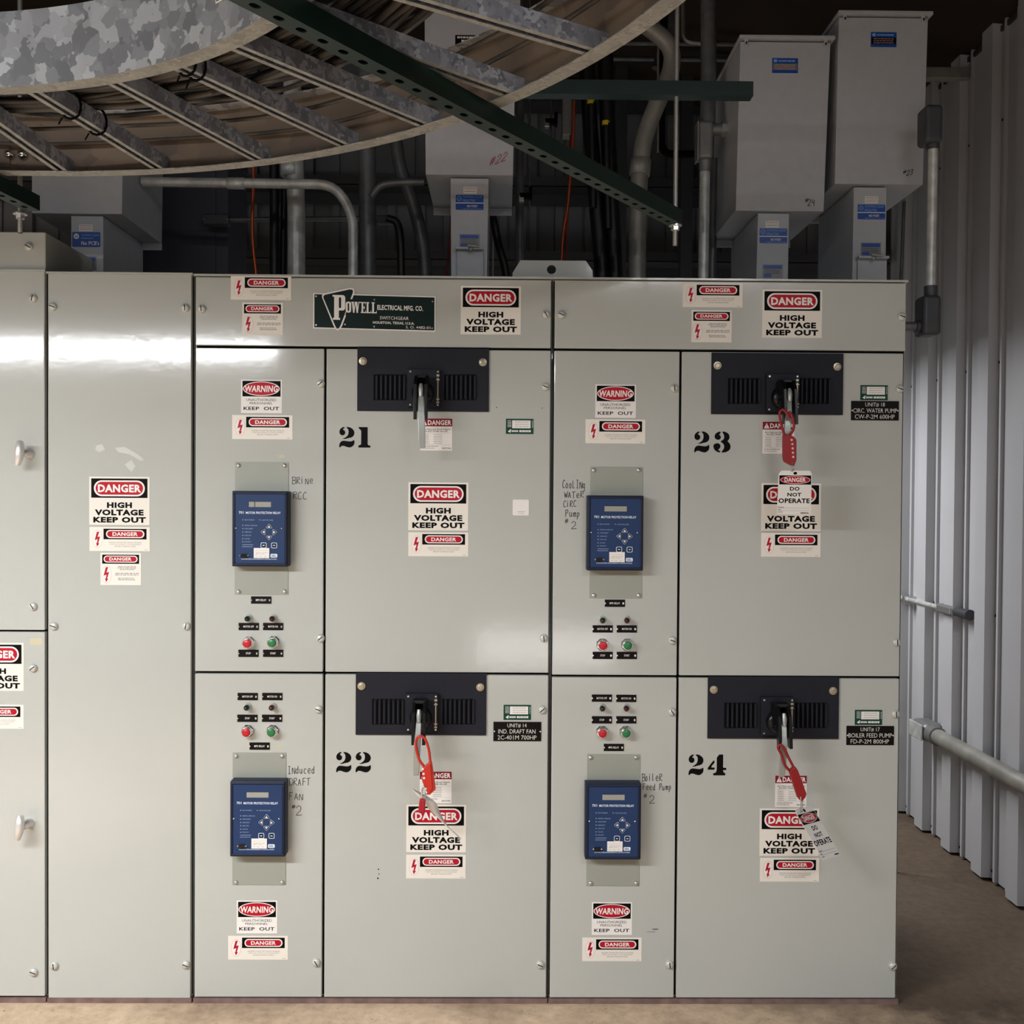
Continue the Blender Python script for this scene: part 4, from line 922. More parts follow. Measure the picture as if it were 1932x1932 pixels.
def cap_art():
    a = Art((285, 1318, 474, 1418), 52.5 * M1, 28 * M1, thick=.0006); a.rrect(285, 1318, 474, 1370, 8, GEBLUE, 1).rrect(285, 1374, 474, 1418, 8, GEBLUE, 1)
    a.rect(285, 1340, 474, 1370, GEBLUE, 1).rect(285, 1374, 474, 1400, GEBLUE, 1).rect(285, 1369, 474, 1375, WHITE, 1)
    a.ell(292, 1325, 325, 1360, GEBLUE2, 2, 16).ell(296, 1329, 321, 1356, GEBLUE, 3, 16).text('GE', 301, 1336, 316, 1349, GEBLUE2, 4)
    a.text('CONTAINS LIQUID', 332, 1324, 465, 1341, GEBLUE2, 2, .01).text('DIELECTRIC', 332, 1347, 420, 1364, GEBLUE2, 2, .01).text('NO PCB\'S', 362, 1385, 432, 1401, WHITE, 2, .02)
    a.words(335, 1410, 465, 3, GEBLUE2, 2)
    return a.mesh('dielectric_label')
def cap_art2():
    a = Art((400, 1282, 555, 1362), 53 * M1, 28 * M1, thick=.0006); a.rrect(400, 1282, 555, 1362, 6, GEBLUE, 1)
    a.ell(408, 1290, 438, 1320, WHITE, 2, 16).text('GE', 414, 1298, 432, 1312, GEBLUE, 3, .02)
    a.text('Contains Liquid', 450, 1291, 548, 1306, GEBLUE2, 2, .01).text('Dielectric', 450, 1309, 515, 1319, GEBLUE2, 2, .01).text('No PCB\'s', 450, 1330, 548, 1352, WHITE, 2, .015)
    return a.mesh('dielectric_label')
def cap_white():
    a = Art((0, 0, 90, 44), 25 * M1, 12.5 * M1, thick=.0006).base(WHITE)
    for y in (9, 20, 31): a.words(6, y, 84, 5, GREY if y != 20 else PINKL, 1)
    return a.mesh('paper_label')
def cap_plate():
    a = Art((0, 0, 140, 95), 38 * M1, 26 * M1, thick=.0012).base(FITT); a.rect(6, 6, 132, 30, GEBLUE, 1).rect(6, 66, 60, 90, GEBLUE, 1)
    for y in (40, 52, 62): a.words(14, y, 120, 3, BLACK, 1)
    return a.mesh('rating_plate')
def big_plate(m2):
    a = Art((0, 0, 130, 75), 49 * M1 * 1.1, 28 * M1 * 1.1, thick=.0012).base(GEBLUE); a.rect(3, 27, 127, 60, m2, 1).ell(6, 5, 26, 22, GEBLUE2, 1, 12).words(32, 14, 120, 8, GEBLUE2, 1)
    for y in (34, 44, 54): a.words(14, y, 116, 3, PINKL, 2)
    return a.mesh('maker_label')
CAPA, CAPB, CAPW, CAPP = cap_art(), cap_art2(), cap_white(), cap_plate()
YC = 3.6
def cap_unit(label, tl, tr, br, bl, nar, lab_y, top, blue=None, second=None, depth=.42, hdl=None, bigp=None, note=None, ndepth=.40, lm=None):
    """front corners of the upper box in the photo (tl,tr,br,bl), nar=(x0 top, x1 top, x0 bottom, x1 bottom, y top) of the narrow case under it"""
    TL, TR, BR, BL = [at(*q, YC) for q in (tl, tr, br, bl)]
    root = empty('capacitor_unit', ((BL.x + BR.x) / 2, YC + .2, 2.31), label, 'capacitor')
    zb = (BL.z + BR.z) / 2; zt = (TL.z + TR.z) / 2; Y2 = YC + depth
    m = MB(); t = .004
    # five-sided shell: front, two sides, back, recessed bottom
    fr = [(TL.x, zt), (TR.x, zt), (BR.x, zb), (BL.x, zb)]
    vs = [(x, YC, z) for x, z in fr] + [(x, Y2, z) for x, z in fr]
    m.add(vs, [(0, 1, 2, 3), (7, 6, 5, 4), (0, 3, 7, 4), (1, 5, 6, 2), (0, 4, 5, 1), (3, 2, 6, 7)])
    m.build('terminal_box', PAINT3, root, bevel=.0015)
    MB().box(BL.x, BR.x, Y2 - .004, Y2 + .004, zb - .026, zb).build('rear_flange', PAINT3, root)
    if top:
        MB().box(TL.x - .006, TR.x + .012, YC - .016, Y2 + .01, zt + .006, zt + .018).build('lid', PAINT3, root, bevel=.0015)
        for fx in (.06, .94):
            x = TL.x + (TR.x - TL.x) * fx; MB().box(x - .006, x + .006, YC - .008, YC, zt - .016, zt + .006).box(x - .002, x + .002, YC - .011, YC - .008, zt - .012, zt - .004, 1).build('lid_clip', [PAINT3, BLACKM], root)
    n0 = at(nar[0], nar[4], YC + .02); n1 = at(nar[1], nar[4], YC + .02); nb0 = at(nar[2], 520, YC + .02); nb1 = at(nar[3], 520, YC + .02)
    zc = 2.312; Yn = YC + .02; Yn2 = Yn + ndepth
    k = (n0.z - zc) / (n0.z - nb0.z); xb0 = n0.x + (nb0.x - n0.x) * k; xb1 = n1.x + (nb1.x - n1.x) * k
    ztn = min(n0.z, zb - .001)
    m = MB(); fr = [(n0.x, ztn), (n1.x, ztn), (xb1, zc), (xb0, zc)]
    m.add([(x, Yn, z) for x, z in fr] + [(x, Yn2, z) for x, z in fr], [(0, 1, 2, 3), (7, 6, 5, 4), (0, 3, 7, 4), (1, 5, 6, 2), (0, 4, 5, 1), (3, 2, 6, 7)])
    m.build('capacitor_case', PAINT3, root, bevel=.002)
    cxm = (nar[0] + nar[1]) / 2 + 2
    put('paper_label', CAPW, at(lab_y[0][0], lab_y[0][1], Yn), root).scale = (YC / D0, 1, YC / D0)
    put('dielectric_label', lm or CAPA, at(lab_y[1][0], lab_y[1][1], Yn), root).scale = (YC / D0, 1, YC / D0)
    put('rating_plate', CAPP, at(lab_y[2][0], lab_y[2][1], Yn), root).scale = (YC / D0, 1, YC / D0)
    if hdl:
        A = at(hdl[0], hdl[2], Yn - .02); B = at(hdl[1], hdl[2] + 5, Yn - .02)
        MB().box(A.x, B.x, Yn - .035, Yn, B.z, A.z).box(A.x + .004, B.x, Yn - .012, Yn, zc, B.z).build('terminal_cover', PAINT3, root, bevel=.001)
        c = at((hdl[0] + hdl[1]) / 2 + 2, hdl[2] + 3, Yn - .035)
        MB().lathe(c, [(.008, 0), (.008, .004), (0, .005)], 10).tube([c + Vector((-.01, -.004, .012)), c + Vector((.03, -.004, .008))], .005, 8).build('cover_latch', STEEL, root)
    if bigp: put('maker_label', big_plate(bigp[2]), at(bigp[0], bigp[1], YC), root)
    return root
u = cap_unit('left grey capacitor box with a No PCB label, half hidden under the cable tray', (60, 215), (233, 215), (230, 404), (60, 402), (134, 194.5, 134, 195, 407), ((162, 430), (163, 452), (163, 497)), True, lm=CAPB)
u = cap_unit('middle grey capacitor box marked number 22 in red, behind the green strut', (801, 12), (975, 12), (968, 331), (803, 329), (850, 922, 851, 919, 336), ((887, 359), (886, 382), (886, 455)), True, hdl=(860, 912, 467))
handwriting('pen_mark', [('#22', 923, 314, 17, 11)], YC, u, INKR, 1.2, .35, label='red number 22')
a = Art((0, 0, 130, 58), .093, .042, thick=.001).base(BLACK)
for s, y, x0, x1 in (('VOLTAGE SYSTEM', 6, 10, 120), ('ON CAPACITOR', 22, 30, 110), ('', 0, 0, 0)):
    if s: a.words((x0), y + 5, x1, 9, ENGR, 1, y)
a.words(24, 45, 90, 9, ENGR, 1); put('black_label', a.mesh('black_label'), at(884, 78, YC), u)
u = cap_unit('right grey capacitor box marked number 24, the lower of the right pair', (1397, 78), (1567, 81), (1554, 400), (1388, 396), (1430, 1489, 1427, 1487, 402), ((1457, 423), (1459, 445), (1458, 512)), True, bigp=(1481, 124, FITT))
handwriting('pen_mark', [('#', 1519, 381, 7, 7), ('24', 1524, 388, 12, 7.5)], YC, u, INK, 1.3, .0, label='black number 24')
u = cap_unit('far right grey capacitor box marked number 23, the taller of the right pair', (1583, 32), (1751, 35), (1741, 349), (1575, 346), (1611, 1673, 1608, 1671, 353), ((1644, 377), (1644, 400), (1643, 471)), True, hdl=(1618, 1675, 484), bigp=(1667, 75, BROWNB))
handwriting('pen_mark', [('#', 1704, 328, 6, 7), ('23', 1710, 331, 10, 7)], YC, u, INK, 1.2, .2, label='black number 23')

# dark enclosure behind the left capacitor
o = empty('equipment_enclosure', at(380, 430, 4.35), 'dark blue-grey enclosure behind the left capacitor box', 'enclosure')
A = at(232, 250, 4.3); B = at(430, 520, 4.3)
MB().box(A.x, B.x, 4.3, 4.62, 2.0, A.z).build('body', CUBE_D, o, bevel=.004)
MB().box(A.x + .02, B.x - .05, 4.292, 4.3, 2.12, A.z - .06).build('cover', CUBE_D, o, bevel=.003)
MB().box(at(318, 0, 4.0).x, at(432, 0, 4.0).x, 3.95, 4.29, 2.312, 2.33).build('foot_shelf', CUBE_D, o)

# ------------------------------------------------------------------ overhead cable tray: a horizontal ninety degree bend with straight ends
ZT = 2.443; CX, CY, RO, RI = -1.162, 1.109, 1.580, 1.005; RH = .152
def arc_pt(r, s, z):
    """s: distance-like parameter: s<0 straight to the left, 0..1 around the bend, >1 straight toward the camera"""
    if s < 0: return Vector((CX + s * 1.6, CY + r, z))
    if s > 1: return Vector((CX + r, CY - (s - 1) * 1.6, z))
    a = math.pi / 2 * (1 - s); return Vector((CX + r * math.cos(a), CY + r * math.sin(a), z))
SS = [-2.0, -1.0, -.5] + [i / 56 for i in range(57)] + [1.5, 2.4]
tray = empty('cable_tray', (CX, CY + 1.3, ZT), 'large galvanised ladder cable tray curving overhead above the cabinets', 'cable tray')
def rail(r, inward, m_list):
    # cross-section loop (radius offset, height): C channel opening toward the tray centre
    t = .002; fl = .038 * inward
    sec = [(0, 0), (fl, 0), (fl, t), (t * inward, t), (t * inward, RH - t), (fl, RH - t), (fl, RH), (0, RH)]
    n = len(sec); m = MB(); vs = [arc_pt(r + a, s, ZT + b) for s in SS for a, b in sec]; fs = []; mi = []
    for i in range(len(SS) - 1):
        for k in range(n):
            f = (i * n + k, i * n + (k + 1) % n, (i + 1) * n + (k + 1) % n, (i + 1) * n + k); idx = {0: 2, 3: 1, 7: 0}.get(k, 0)
            m.add([vs[j] for j in f], [(0, 1, 2, 3)], idx)
    bm_name = 'side_rail'
    o = m.build(bm_name, m_list, tray, fix=False)
    bm = bmesh.new(); bm.from_mesh(o.data); bmesh.ops.remove_doubles(bm, verts=bm.verts, dist=1e-5); bmesh.ops.recalc_face_normals(bm, faces=bm.faces); bm.to_mesh(o.data); bm.free()
    return o
rail(RI, 1, [GALVR, GALVR, GALVF]); rail(RO, -1, [GALVR, GALVT, GALVF])
def rung(s):
    a = arc_pt(RI + .002, s, ZT + .003); b = arc_pt(RO - .002, s, ZT + .003); d = (b - a).normalized(); side = Vector((-d.y, d.x, 0))
    w, h, t = .034, .036, .002; m = MB()
    sec = [(-w / 2, 0), (-w / 2, h), (w / 2, h), (w / 2, 0), (w / 2 - .011, 0), (w / 2 - .011, t), (w / 2 - t, t), (w / 2 - t, h - t), (-w / 2 + t, h - t), (-w / 2 + t, t), (-w / 2 + .011, t), (-w / 2 + .011, 0)]
    n = len(sec); vs = [p + side * u + Vector((0, 0, v)) for p in (a, b) for u, v in sec]
    for k in range(n):
        m.add([vs[k], vs[(k + 1) % n], vs[n + (k + 1) % n], vs[n + k]], [(0, 1, 2, 3)], 1 if k in (3, 11) else 0)
    return m.build('rung', [GALVD, GALVF], tray)
RS = []
for fx, fy in ((112, 322), (300, 322), (490, 306), (660, 282), (810, 243), (975, 187), (1115, 102)):
    p = onz(fx, fy, ZT); a = math.atan2(p.x - CX, p.y - CY); RS.append(a / (math.pi / 2) if a > 0 else (p.x - CX) / 1.6)
st = RS[-1] - RS[-2]
print('rungs', [round(x, 3) for x in RS])
for s in RS: rung(s)
for s in (RS[-1] + .12, RS[-1] + .24, RS[-1] + .36): rung(s)
for k in range(1, 8): rung(min(RS[0], 0) - .15 * k)
# splice plate with three bolts on the outer rail, at left
sp = MB().box(-1.62, -1.28, CY + RO - .008, CY + RO - .002, ZT + .02, ZT + .13).build('splice_plate', GALVT, tray)
hb = MB().lathe((0, 0, 0), [(.012, 0), (.012, .003), (.009, .005), (.009, .011), (.004, .013), (0, .013)], 14).mesh('splice_bolt', CHROME)
for px in (18, 43, 71):
    p = at(px, 310, CY + RO - .008); put('splice_bolt', hb, (p.x, CY + RO - .008, ZT + .052), sp)
a = Art((0, 0, 60, 40), .075, .06, thick=.0008).base(WHITE)
a.rect(2, 2, 58, 3.2, BLACK, 1).rect(2, 37, 58, 38.2, BLACK, 1).rect(2, 2, 3.2, 38, BLACK, 1).rect(56.8, 2, 58, 38, BLACK, 1)
for y in (10, 18, 26, 32): a.words(7, y, 53, 4, GREY, 1)
me = a.mesh('tray_label'); s_ = .42
o = put('tray_label', me, arc_pt(RI - .0012, .46, ZT + .100), tray); aa = math.pi / 2 * (1 - .46)
o.rotation_euler = (0, 0, aa - math.pi / 2)
# cables
rd = random.Random(11)
def cable(r0, z0, rad, wig, s0=-1.9, s1=2.0, m=None, drift=0.0):
    k = 46; ph = [rd.uniform(0, 6.28) for _ in range(4)]; pts = []
    for i in range(k + 1):
        s = s0 + (s1 - s0) * i / k if False else None
    ss = [s0 + (s1 - s0) * i / 54 for i in range(55)] if s0 >= -.3 else [s0, -1.2, -.7] + [-.35 + (1.25 + .35) * i / 44 for i in range(45)] + [1.6, s1]
    for s in ss:
        rr = r0 + wig * math.sin(3.1 * s + ph[0]) + wig * .5 * math.sin(7.3 * s + ph[1]) + drift * (s - .3)
        rr = max(RI + .012 + rad, min(RO - .012 - rad, rr))
        zz = z0 + .006 * math.sin(9 * s + ph[2]) + .004 * math.sin(17 * s + ph[3])
        pts.append(arc_pt(rr, s, max(zz, ZT + .041 + rad)))
    o = MB().tube(pts, rad, 7, cap=True).build('power_cable', m or rd.choice(CABLE))
    return tag(o, 'thin dark jacketed cable lying among many in the overhead cable tray', 'cable', 'power cables in the overhead tray')
for i in range(46):
    layer = i % 3; t_ = rd.random() ** 1.3
    cable(RI + .03 + t_ * .22, ZT + .05 + layer * .026 + rd.uniform(0, .006), rd.choice((.004, .005, .006, .0075)), rd.uniform(.012, .05), drift=rd.uniform(-.10, .05))
for r_, z_ in ((RO - .05, .075), (RO - .16, .062)): cable(r_, ZT + z_, .005, .03)
for i in range(16): cable(RI + .05 + rd.random() * .24, ZT + .052 + rd.random() * .05, rd.choice((.004, .0055)), rd.uniform(.05, .10), drift=rd.uniform(-.12, .10))
def tie(s, r, n):
    c = arc_pt(r, s, ZT + .020); a = arc_pt(r + .01, s, ZT + .02); d = (a - c).normalized(); side = Vector((-d.y, d.x, 0)); pts = []
    for k in range(17):
        t = 2 * math.pi * k / 16; pts.append(c + side * (.024 * math.cos(t)) + Vector((0, 0, .030 * math.sin(t) + .005)) + d * .003 * math.sin(2 * t))
    m = MB().tube(pts, .0028, 6, cap=False).tube([c + side * .02 + Vector((0, 0, -.02)), c + side * .03 + Vector((0, 0, -.035))], .0018, 5)
    tag(m.build('cable_tie', BLACKM), n, 'cable tie')
tie(RS[1], RI + .17, 'black cable tie round the second tray rung, nearer the inner rail'); tie(RS[1], RI + .27, 'black cable tie round the second tray rung, farther from the inner rail')
tie(RS[3], RI + .06, 'black cable tie round the fourth tray rung beside the inner rail'); tie(RS[3], RI + .085, 'second black cable tie round the fourth tray rung, right of the first')

# ------------------------------------------------------------------ green strut channels
def strut(p0, p1, label, slots=True, s_off=0.0, n=None):
    """channel 41 x 41 mm from p0 to p1 (points on the axis of its slotted underside), open on top"""
    p0 = Vector(p0); p1 = Vector(p1); L = (p1 - p0).length; d = (p1 - p0).normalized(); sd = d.cross(Vector((0, 0, 1))).normalized()
    m = MB(); w = .0206; h = .041; t = .0025
    P = lambda u, v, z: p0 + d * u + sd * v + Vector((0, 0, z))
    def bar(v0, v1, z0, z1, u0=0, u1=L): m.add([P(u, v, z) for u in (u0, u1) for v in (v0, v1) for z in (z0, z1)], [(0, 1, 3, 2), (4, 6, 7, 5), (0, 4, 5, 1), (2, 3, 7, 6), (0, 2, 6, 4), (1, 5, 7, 3)])
    bar(-w, -w + t, 0, h); bar(w - t, w, 0, h); bar(-w + t, -w + .010, h - t, h); bar(w - .010, w - t, h - t, h)
    if not slots: bar(-w + t, w - t, 0, t)
    else:
        pitch = .0508; k0 = s_off % pitch; u = 0.0; cells = []
        if k0 > 0: bar(-w + t, w - t, 0, t, 0, k0)
        u = k0
        while u + pitch <= L:
            cells.append(u); u += pitch
        bar(-w + t, w - t, 0, t, u, L)
        wi = w - t; hl, hw = .0105, .007
        for u in cells:
            inn = []; out = []
            for k in range(16):
                a = 2 * math.pi * k / 16; cxx, sxx = math.cos(a), math.sin(a)
                iu = (hl - hw) * (1 if cxx > 0 else -1) * (1 if abs(cxx) > .01 else 0) + hw * cxx; iv = hw * sxx
                q = max(abs(cxx) / (pitch / 2), abs(sxx) / wi); inn.append((iu, iv)); out.append((cxx / q, sxx / q))
            # exact corners
            cor = math.atan2(wi, pitch / 2)
            for k in range(16):
                a = 2 * math.pi * k / 16
            c = u + pitch / 2
            for z, flip in ((0, 1), (t, 0)):
                for k in range(16):
                    k2 = (k + 1) % 16
                    q = [P(c + out[k][0], out[k][1], z), P(c + out[k2][0], out[k2][1], z), P(c + inn[k2][0], inn[k2][1], z), P(c + inn[k][0], inn[k][1], z)]
                    m.add(q, [(0, 1, 2, 3)])
            for sx in (-1, 1):
                for sy in (-1, 1):      # fill the four corner triangles the ray fan cuts off
                    a_ = None
                    for k in range(16):
                        k2 = (k + 1) % 16
                        A_, B_ = out[k], out[k2]
                        if abs(abs(A_[0]) - pitch / 2) < 1e-9 and abs(abs(B_[1]) - wi) < 1e-9 or abs(abs(A_[1]) - wi) < 1e-9 and abs(abs(B_[0]) - pitch / 2) < 1e-9:
                            if A_[0] * sx > 0 and A_[1] * sy > 0:
                                m.add([P(c + A_[0], A_[1], 0), P(c + sx * pitch / 2, sy * wi, 0), P(c + B_[0], B_[1], 0)], [(0, 1, 2)])
            m.add([P(c + a[0], a[1], z) for z in (0, t) for a in inn], [(k, (k + 1) % 16, 16 + (k + 1) % 16, 16 + k) for k in range(16)])
    o = m.build('strut_channel', GREENS, fix=False)
    return tag(o, label, 'metal channel')
ZS = 2.400
sA = onz(609, 78, ZS); sB = onz(1259, 417, ZS); dv = (sB - sA).normalized()
pA = sA - dv * 1.10; pB = sB + dv * .055
strut(pA, pB, 'long green slotted strut channel running diagonally under the cable tray', s_off=((sA - pA).length - .0254))
YS = onz(1274, 425, ZS).y; q = at(1418, 186, YS)
strut((-.45, YS, q.z + .0), (q.x, YS, q.z), 'short green strut channel running level behind the tray toward the right capacitor', slots=False)
zz = 2.395; e_ = onz(62, 398, zz); e0 = onz(0, 368, zz); dd = (e_ - e0).normalized()
strut(e_ - dd * 1.0, e_, 'green strut channel end at the left edge over the junction box', s_off=.02)
def rod(x, y, z0, z1, nuts, label, r=.0065):
    root = empty('threaded_rod', (x, y, z0), label, 'threaded rod')
    m = MB(); k = int((z1 - z0) / .004); 
    m.tube([(x, y, z0), (x, y, z1)], r, 10); m.build('shaft', ROD, root)
    th = MB()
    zz_ = z0
    while zz_ < min(z1, z0 + .07): th.lathe((x, y, zz_), [(r, 0), (r * 1.13, .001), (r, .002)], 10, axis='z'); zz_ += .004
    th.build('thread', ROD, root)
    for z in nuts:
        MB().lathe((x, y, z), [(.0125, 0), (.0125, .012)], 6, axis='z', smooth=False).build('hex_nut', ZINC, root)
        MB().lathe((x, y, z + .012), [(.019, 0), (.019, .003)], 18, axis='z', smooth=False).build('washer', ZINC, root)
    return root
pr = onz(1274, 425, ZS - .002)
rod(pr.x, pr.y, ZS - .062, 3.85, (ZS - .0165,), 'threaded rod with nut and washer through the end of the diagonal green strut')
pl_ = onz(38, 402, 2.392); rod(pl_.x, pl_.y, 2.392 - .055, 3.9, (2.392 - .016,), 'threaded rod with nut through the left green strut end')

# ------------------------------------------------------------------ conduits, hoses and wires behind
def px_path(pts, Y): return [at(p[0], p[1], Y + (p[2] if len(p) > 2 else 0)) for p in pts]
def conduit(pts, Y, rpx, m, label, r=0, couplings=(), name='conduit', cat='conduit', smooth=False, seg=14, group=None, end_z=None):
    P = px_path(pts, Y)
    if end_z is not None: P.append(Vector((P[-1].x, P[-1].y, end_z)))
    path = smooth_path(P, 7) if smooth else (bend_path(P, r) if r else P)
    rad = rpx * Y / F
    if couplings:
        root = empty(name, P[-1], label, cat, group); MB().tube(path, rad, seg).build('pipe', m, root)
        for (x, y, dx, dy) in couplings:
            c = at(x, y, Y); v = Vector((dx, 0, -dy)).normalized() * .032
            MB().tube([c - v, c - v * .96, c + v * .96, c + v], [rad * 1.08, rad * 1.2, rad * 1.2, rad * 1.08], seg).build('coupling', m, root)
        return root
    return tag(MB().tube(path, rad, seg).build(name, m), label, cat, group)
ZC = 2.30
conduit([(548, 60), (556, 300), (559, 400), (559, 520)], 3.95, 16.5, GALVC, 'thick galvanised conduit rising behind the tray, left of the bent one', couplings=((549, 318, 0, 1),), end_z=ZC)
conduit([(268, 343), (630, 348), (666, 402), (666, 520)], 3.78, 9.2, GALVC, 'bright bent steel conduit running level then down to the cabinet top', r=.19, couplings=((445, 346, 1, 0),), end_z=ZC)
conduit([(693, -60), (693, 250), (694, 520)], 3.88, 16, GALVK, 'thick dull vertical conduit just right of the bent bright conduit', end_z=ZC)
conduit([(735, 150), (752, 300), (778, 380), (796, 450), (803, 522)], 4.02, 12.5, GALVK, 'dark slanting conduit between the vertical conduit and capacitor 22', smooth=True, end_z=ZC)
conduit([(700, 372), (716, 352), (742, 345), (800, 343)], 3.72, 6.5, GALVK, 'short curved dark conduit entering the left side of capacitor 22', smooth=True)
conduit([(730, 412), (748, 420), (755, 450), (757, 520)], 4.0, 7.5, HOSE, 'small black conduit bending down behind the dull vertical conduit', smooth=True, end_z=ZC)
def lb_fitting(name, x0, y0, x1, y1, Y, t, m, label, horiz=False):
    A = at(x0, y0, Y); B = at(x1, y1, Y); root = empty(name, A.lerp(B, .5), label, 'conduit fitting')
    MB().box(A.x, B.x, Y, Y + t, B.z, A.z).build('body', m, root, bevel=.008, seg=3)
    e = .004; MB().box(A.x + e, B.x - e, Y - .003, Y, B.z + e, A.z - e).build('cover', m, root, bevel=.0025)
    for q in ((.5, .06), (.5, .94)) if not horiz else ((.05, .5), (.95, .5)):
        MB().lathe((A.x + (B.x - A.x) * q[0], Y - .003, B.z + (A.z - B.z) * q[1]), [(.003, 0), (.0025, .002), (0, .0025)], 8).build('cover_screw', ZINC, root)
    return root
lb_fitting('conduit_fitting', 382, 403, 432, 425, 4.22, .04, FITD, 'dark oval conduit body left of the orange wire, over the enclosure', True)
conduit([(432, 415), (712, 412)], 4.24, 5, GALVK, 'thin level conduit between the two dark conduit bodies')
lb_fitting('conduit_fitting', 708, 405, 743, 421, 4.2, .04, FITD, 'dark square conduit body at the right end of the thin level conduit', True)
conduit([(479, 200), (478, 340), (476, 420), (478, 470), (483, 520)], 3.98, 3.2, COPPER, 'orange copper ground wire hanging left of the thick conduits', smooth=True, name='ground_wire', cat='wire', seg=8, end_z=ZC)
conduit([(516, 200), (518, 360), (518, 520)], 4.1, 9, HOSE, 'black cable drop left of the thick galvanised conduit', name='cable_drop', cat='cable', end_z=ZC)
conduit([(536, 200), (537, 360), (534, 520)], 4.14, 7, HOSE, 'second black cable drop tight against the thick galvanised conduit', name='cable_drop', cat='cable', end_z=ZC)
# right group
conduit([(1150, 2), (1222, 50), (1262, 86), (1266, 130), (1242, 190), (1216, 260), (1207, 330), (1203, 420), (1202, 522)], 4.0, 16.5, GALVO, 'large curved galvanised conduit sweeping down behind the green struts', smooth=True, couplings=((1208, 316, -.1, 1),), end_z=ZC)
conduit([(1336, -80), (1337, 120), (1335, 235)], 3.8, 14.5, GALVK, 'thick vertical conduit entering the top of the cast fitting beside capacitor 24')
root = empty('conduit_fitting', at(1333, 265, 3.76), 'grey cast conduit body with a side hub joined to capacitor 24', 'conduit fitting')
A = at(1319, 228, 3.76); B = at(1345, 300, 3.76)
MB().box(A.x, B.x, 3.75, 3.82, B.z, A.z).build('body', FITT, root, bevel=.012, seg=3)
MB().box(A.x - .006, A.x + .001, 3.757, 3.813, B.z - .004, A.z).build('cover', FITT, root, bevel=.002)
c0 = at(1343, 245, 3.785); c1_ = at(1378, 245, 3.785)
MB().tube([c0, c0.lerp(c1_, .5)], .022, 16).build('side_hub', FITT, root)
MB().tube([c0.lerp(c1_, .5), c1_], [.027, .027], 6, smooth=False).build('hex_bushing', ZINC, root)
c0 = at(1331, 298, 3.785); c1_ = at(1330, 325, 3.785); MB().tube([c0, c1_], [.024, .021], 16).build('bottom_hub', FITT, root)
conduit([(1330, 322), (1327, 522)], 3.785, 10, GALVC, 'galvanised conduit running down from the cast fitting to the cabinet top', end_z=ZC)
conduit([(1348, 300), (1343, 522)], 3.95, 7.5, GALVK, 'thin dark conduit directly behind the fitting conduit', end_z=ZC)
conduit([(1300, -60), (1268, 40), (1240, 130)], 4.6, 11, GALVK, 'dark slanting conduit high behind the large curved conduit')
conduit([(1288, -60), (1289, 78), (1330, 82)], 4.4, 4, ROD, 'thin bent steel rod high beside the thick vertical conduit', r=.04)
for x0, x1, y0, lab, yc in ((1107, 1136, -60, 'black hose with yellow band at its top, the left of two behind the strut', 190), (1141, 1161, -60, 'black hose with yellow band lower down, the right of two behind the strut', 230)):
    root = empty('black_hose', at(x1, 522, 4.15), lab, 'hose')
    top = at(x0 - (8 if yc < 200 else 1), y0, 4.15); bot = at(x1, 522, 4.15); bot2 = Vector((bot.x, bot.y, ZC))
    pth = [top, at(x0 + 4, 200, 4.15), at((x0 + x1) / 2 + 1, 350, 4.15), bot, bot2]
    MB().tube(smooth_path(pth, 5), .031, 12).build('tube', HOSE, root)
    c = at(x0 + (8 if yc < 200 else 2), yc + 3, 4.118); MB().tube([c + Vector((0, 0, .009)), c - Vector((0, 0, .009))], .016, 12).build('yellow_band', YELLOW, root)
    c = at(x0 + (8 if yc < 200 else 2), yc + 60, 4.118); MB().tube([c + Vector((0, 0, .12)), c - Vector((-.012, 0, .30))], .0155, 12).build('inner_tube', HOSE, root)
conduit([(928, 400), (940, 460), (955, 522)], 4.12, 7.5, HOSE, 'short black hose slanting down right of the middle capacitor case', name='black_hose', cat='hose', smooth=True, end_z=ZC)
conduit([(852, 400), (848, 470), (842, 522)], 4.1, 2.5, REDW, 'dark red wire left of the middle capacitor case', name='red_wire', cat='wire', smooth=True, seg=8, end_z=ZC)
conduit([(1083, 190), (1081, 260), (1072, 380), (1063, 440), (1058, 522)], 4.05, 2.8, COPPER, 'bright orange copper wire left of the two black hoses', name='ground_wire', cat='wire', smooth=True, seg=8, end_z=ZC)
conduit([(1076, 255), (1073, 380), (1070, 430), (1069, 522)], 4.1, 1.8, REDW, 'thin dark red wire beside the bright copper wire', name='red_wire', cat='wire', smooth=True, seg=8, end_z=ZC)
A = at(1061, 180, 4.12); B = at(1079, 255, 4.12); tag(MB().box(A.x, B.x, 4.12, 4.18, B.z, A.z).build('conduit_fitting', FITT, bevel=.006), 'small grey conduit fitting above the thin red wire', 'conduit fitting')
conduit([(1256, -75), (1248, 215), (1248, 291), (1330, 291)], 4.2, 7, BLACKM, 'black pipe elbow running level to the left of the cast fitting', name='black_pipe', cat='pipe', r=.05)
conduit([(1243, -80), (1241, 287)], 4.1, 2.5, ROD, 'thin steel rod above the black pipe elbow', name='steel_rod', cat='rod', seg=8)
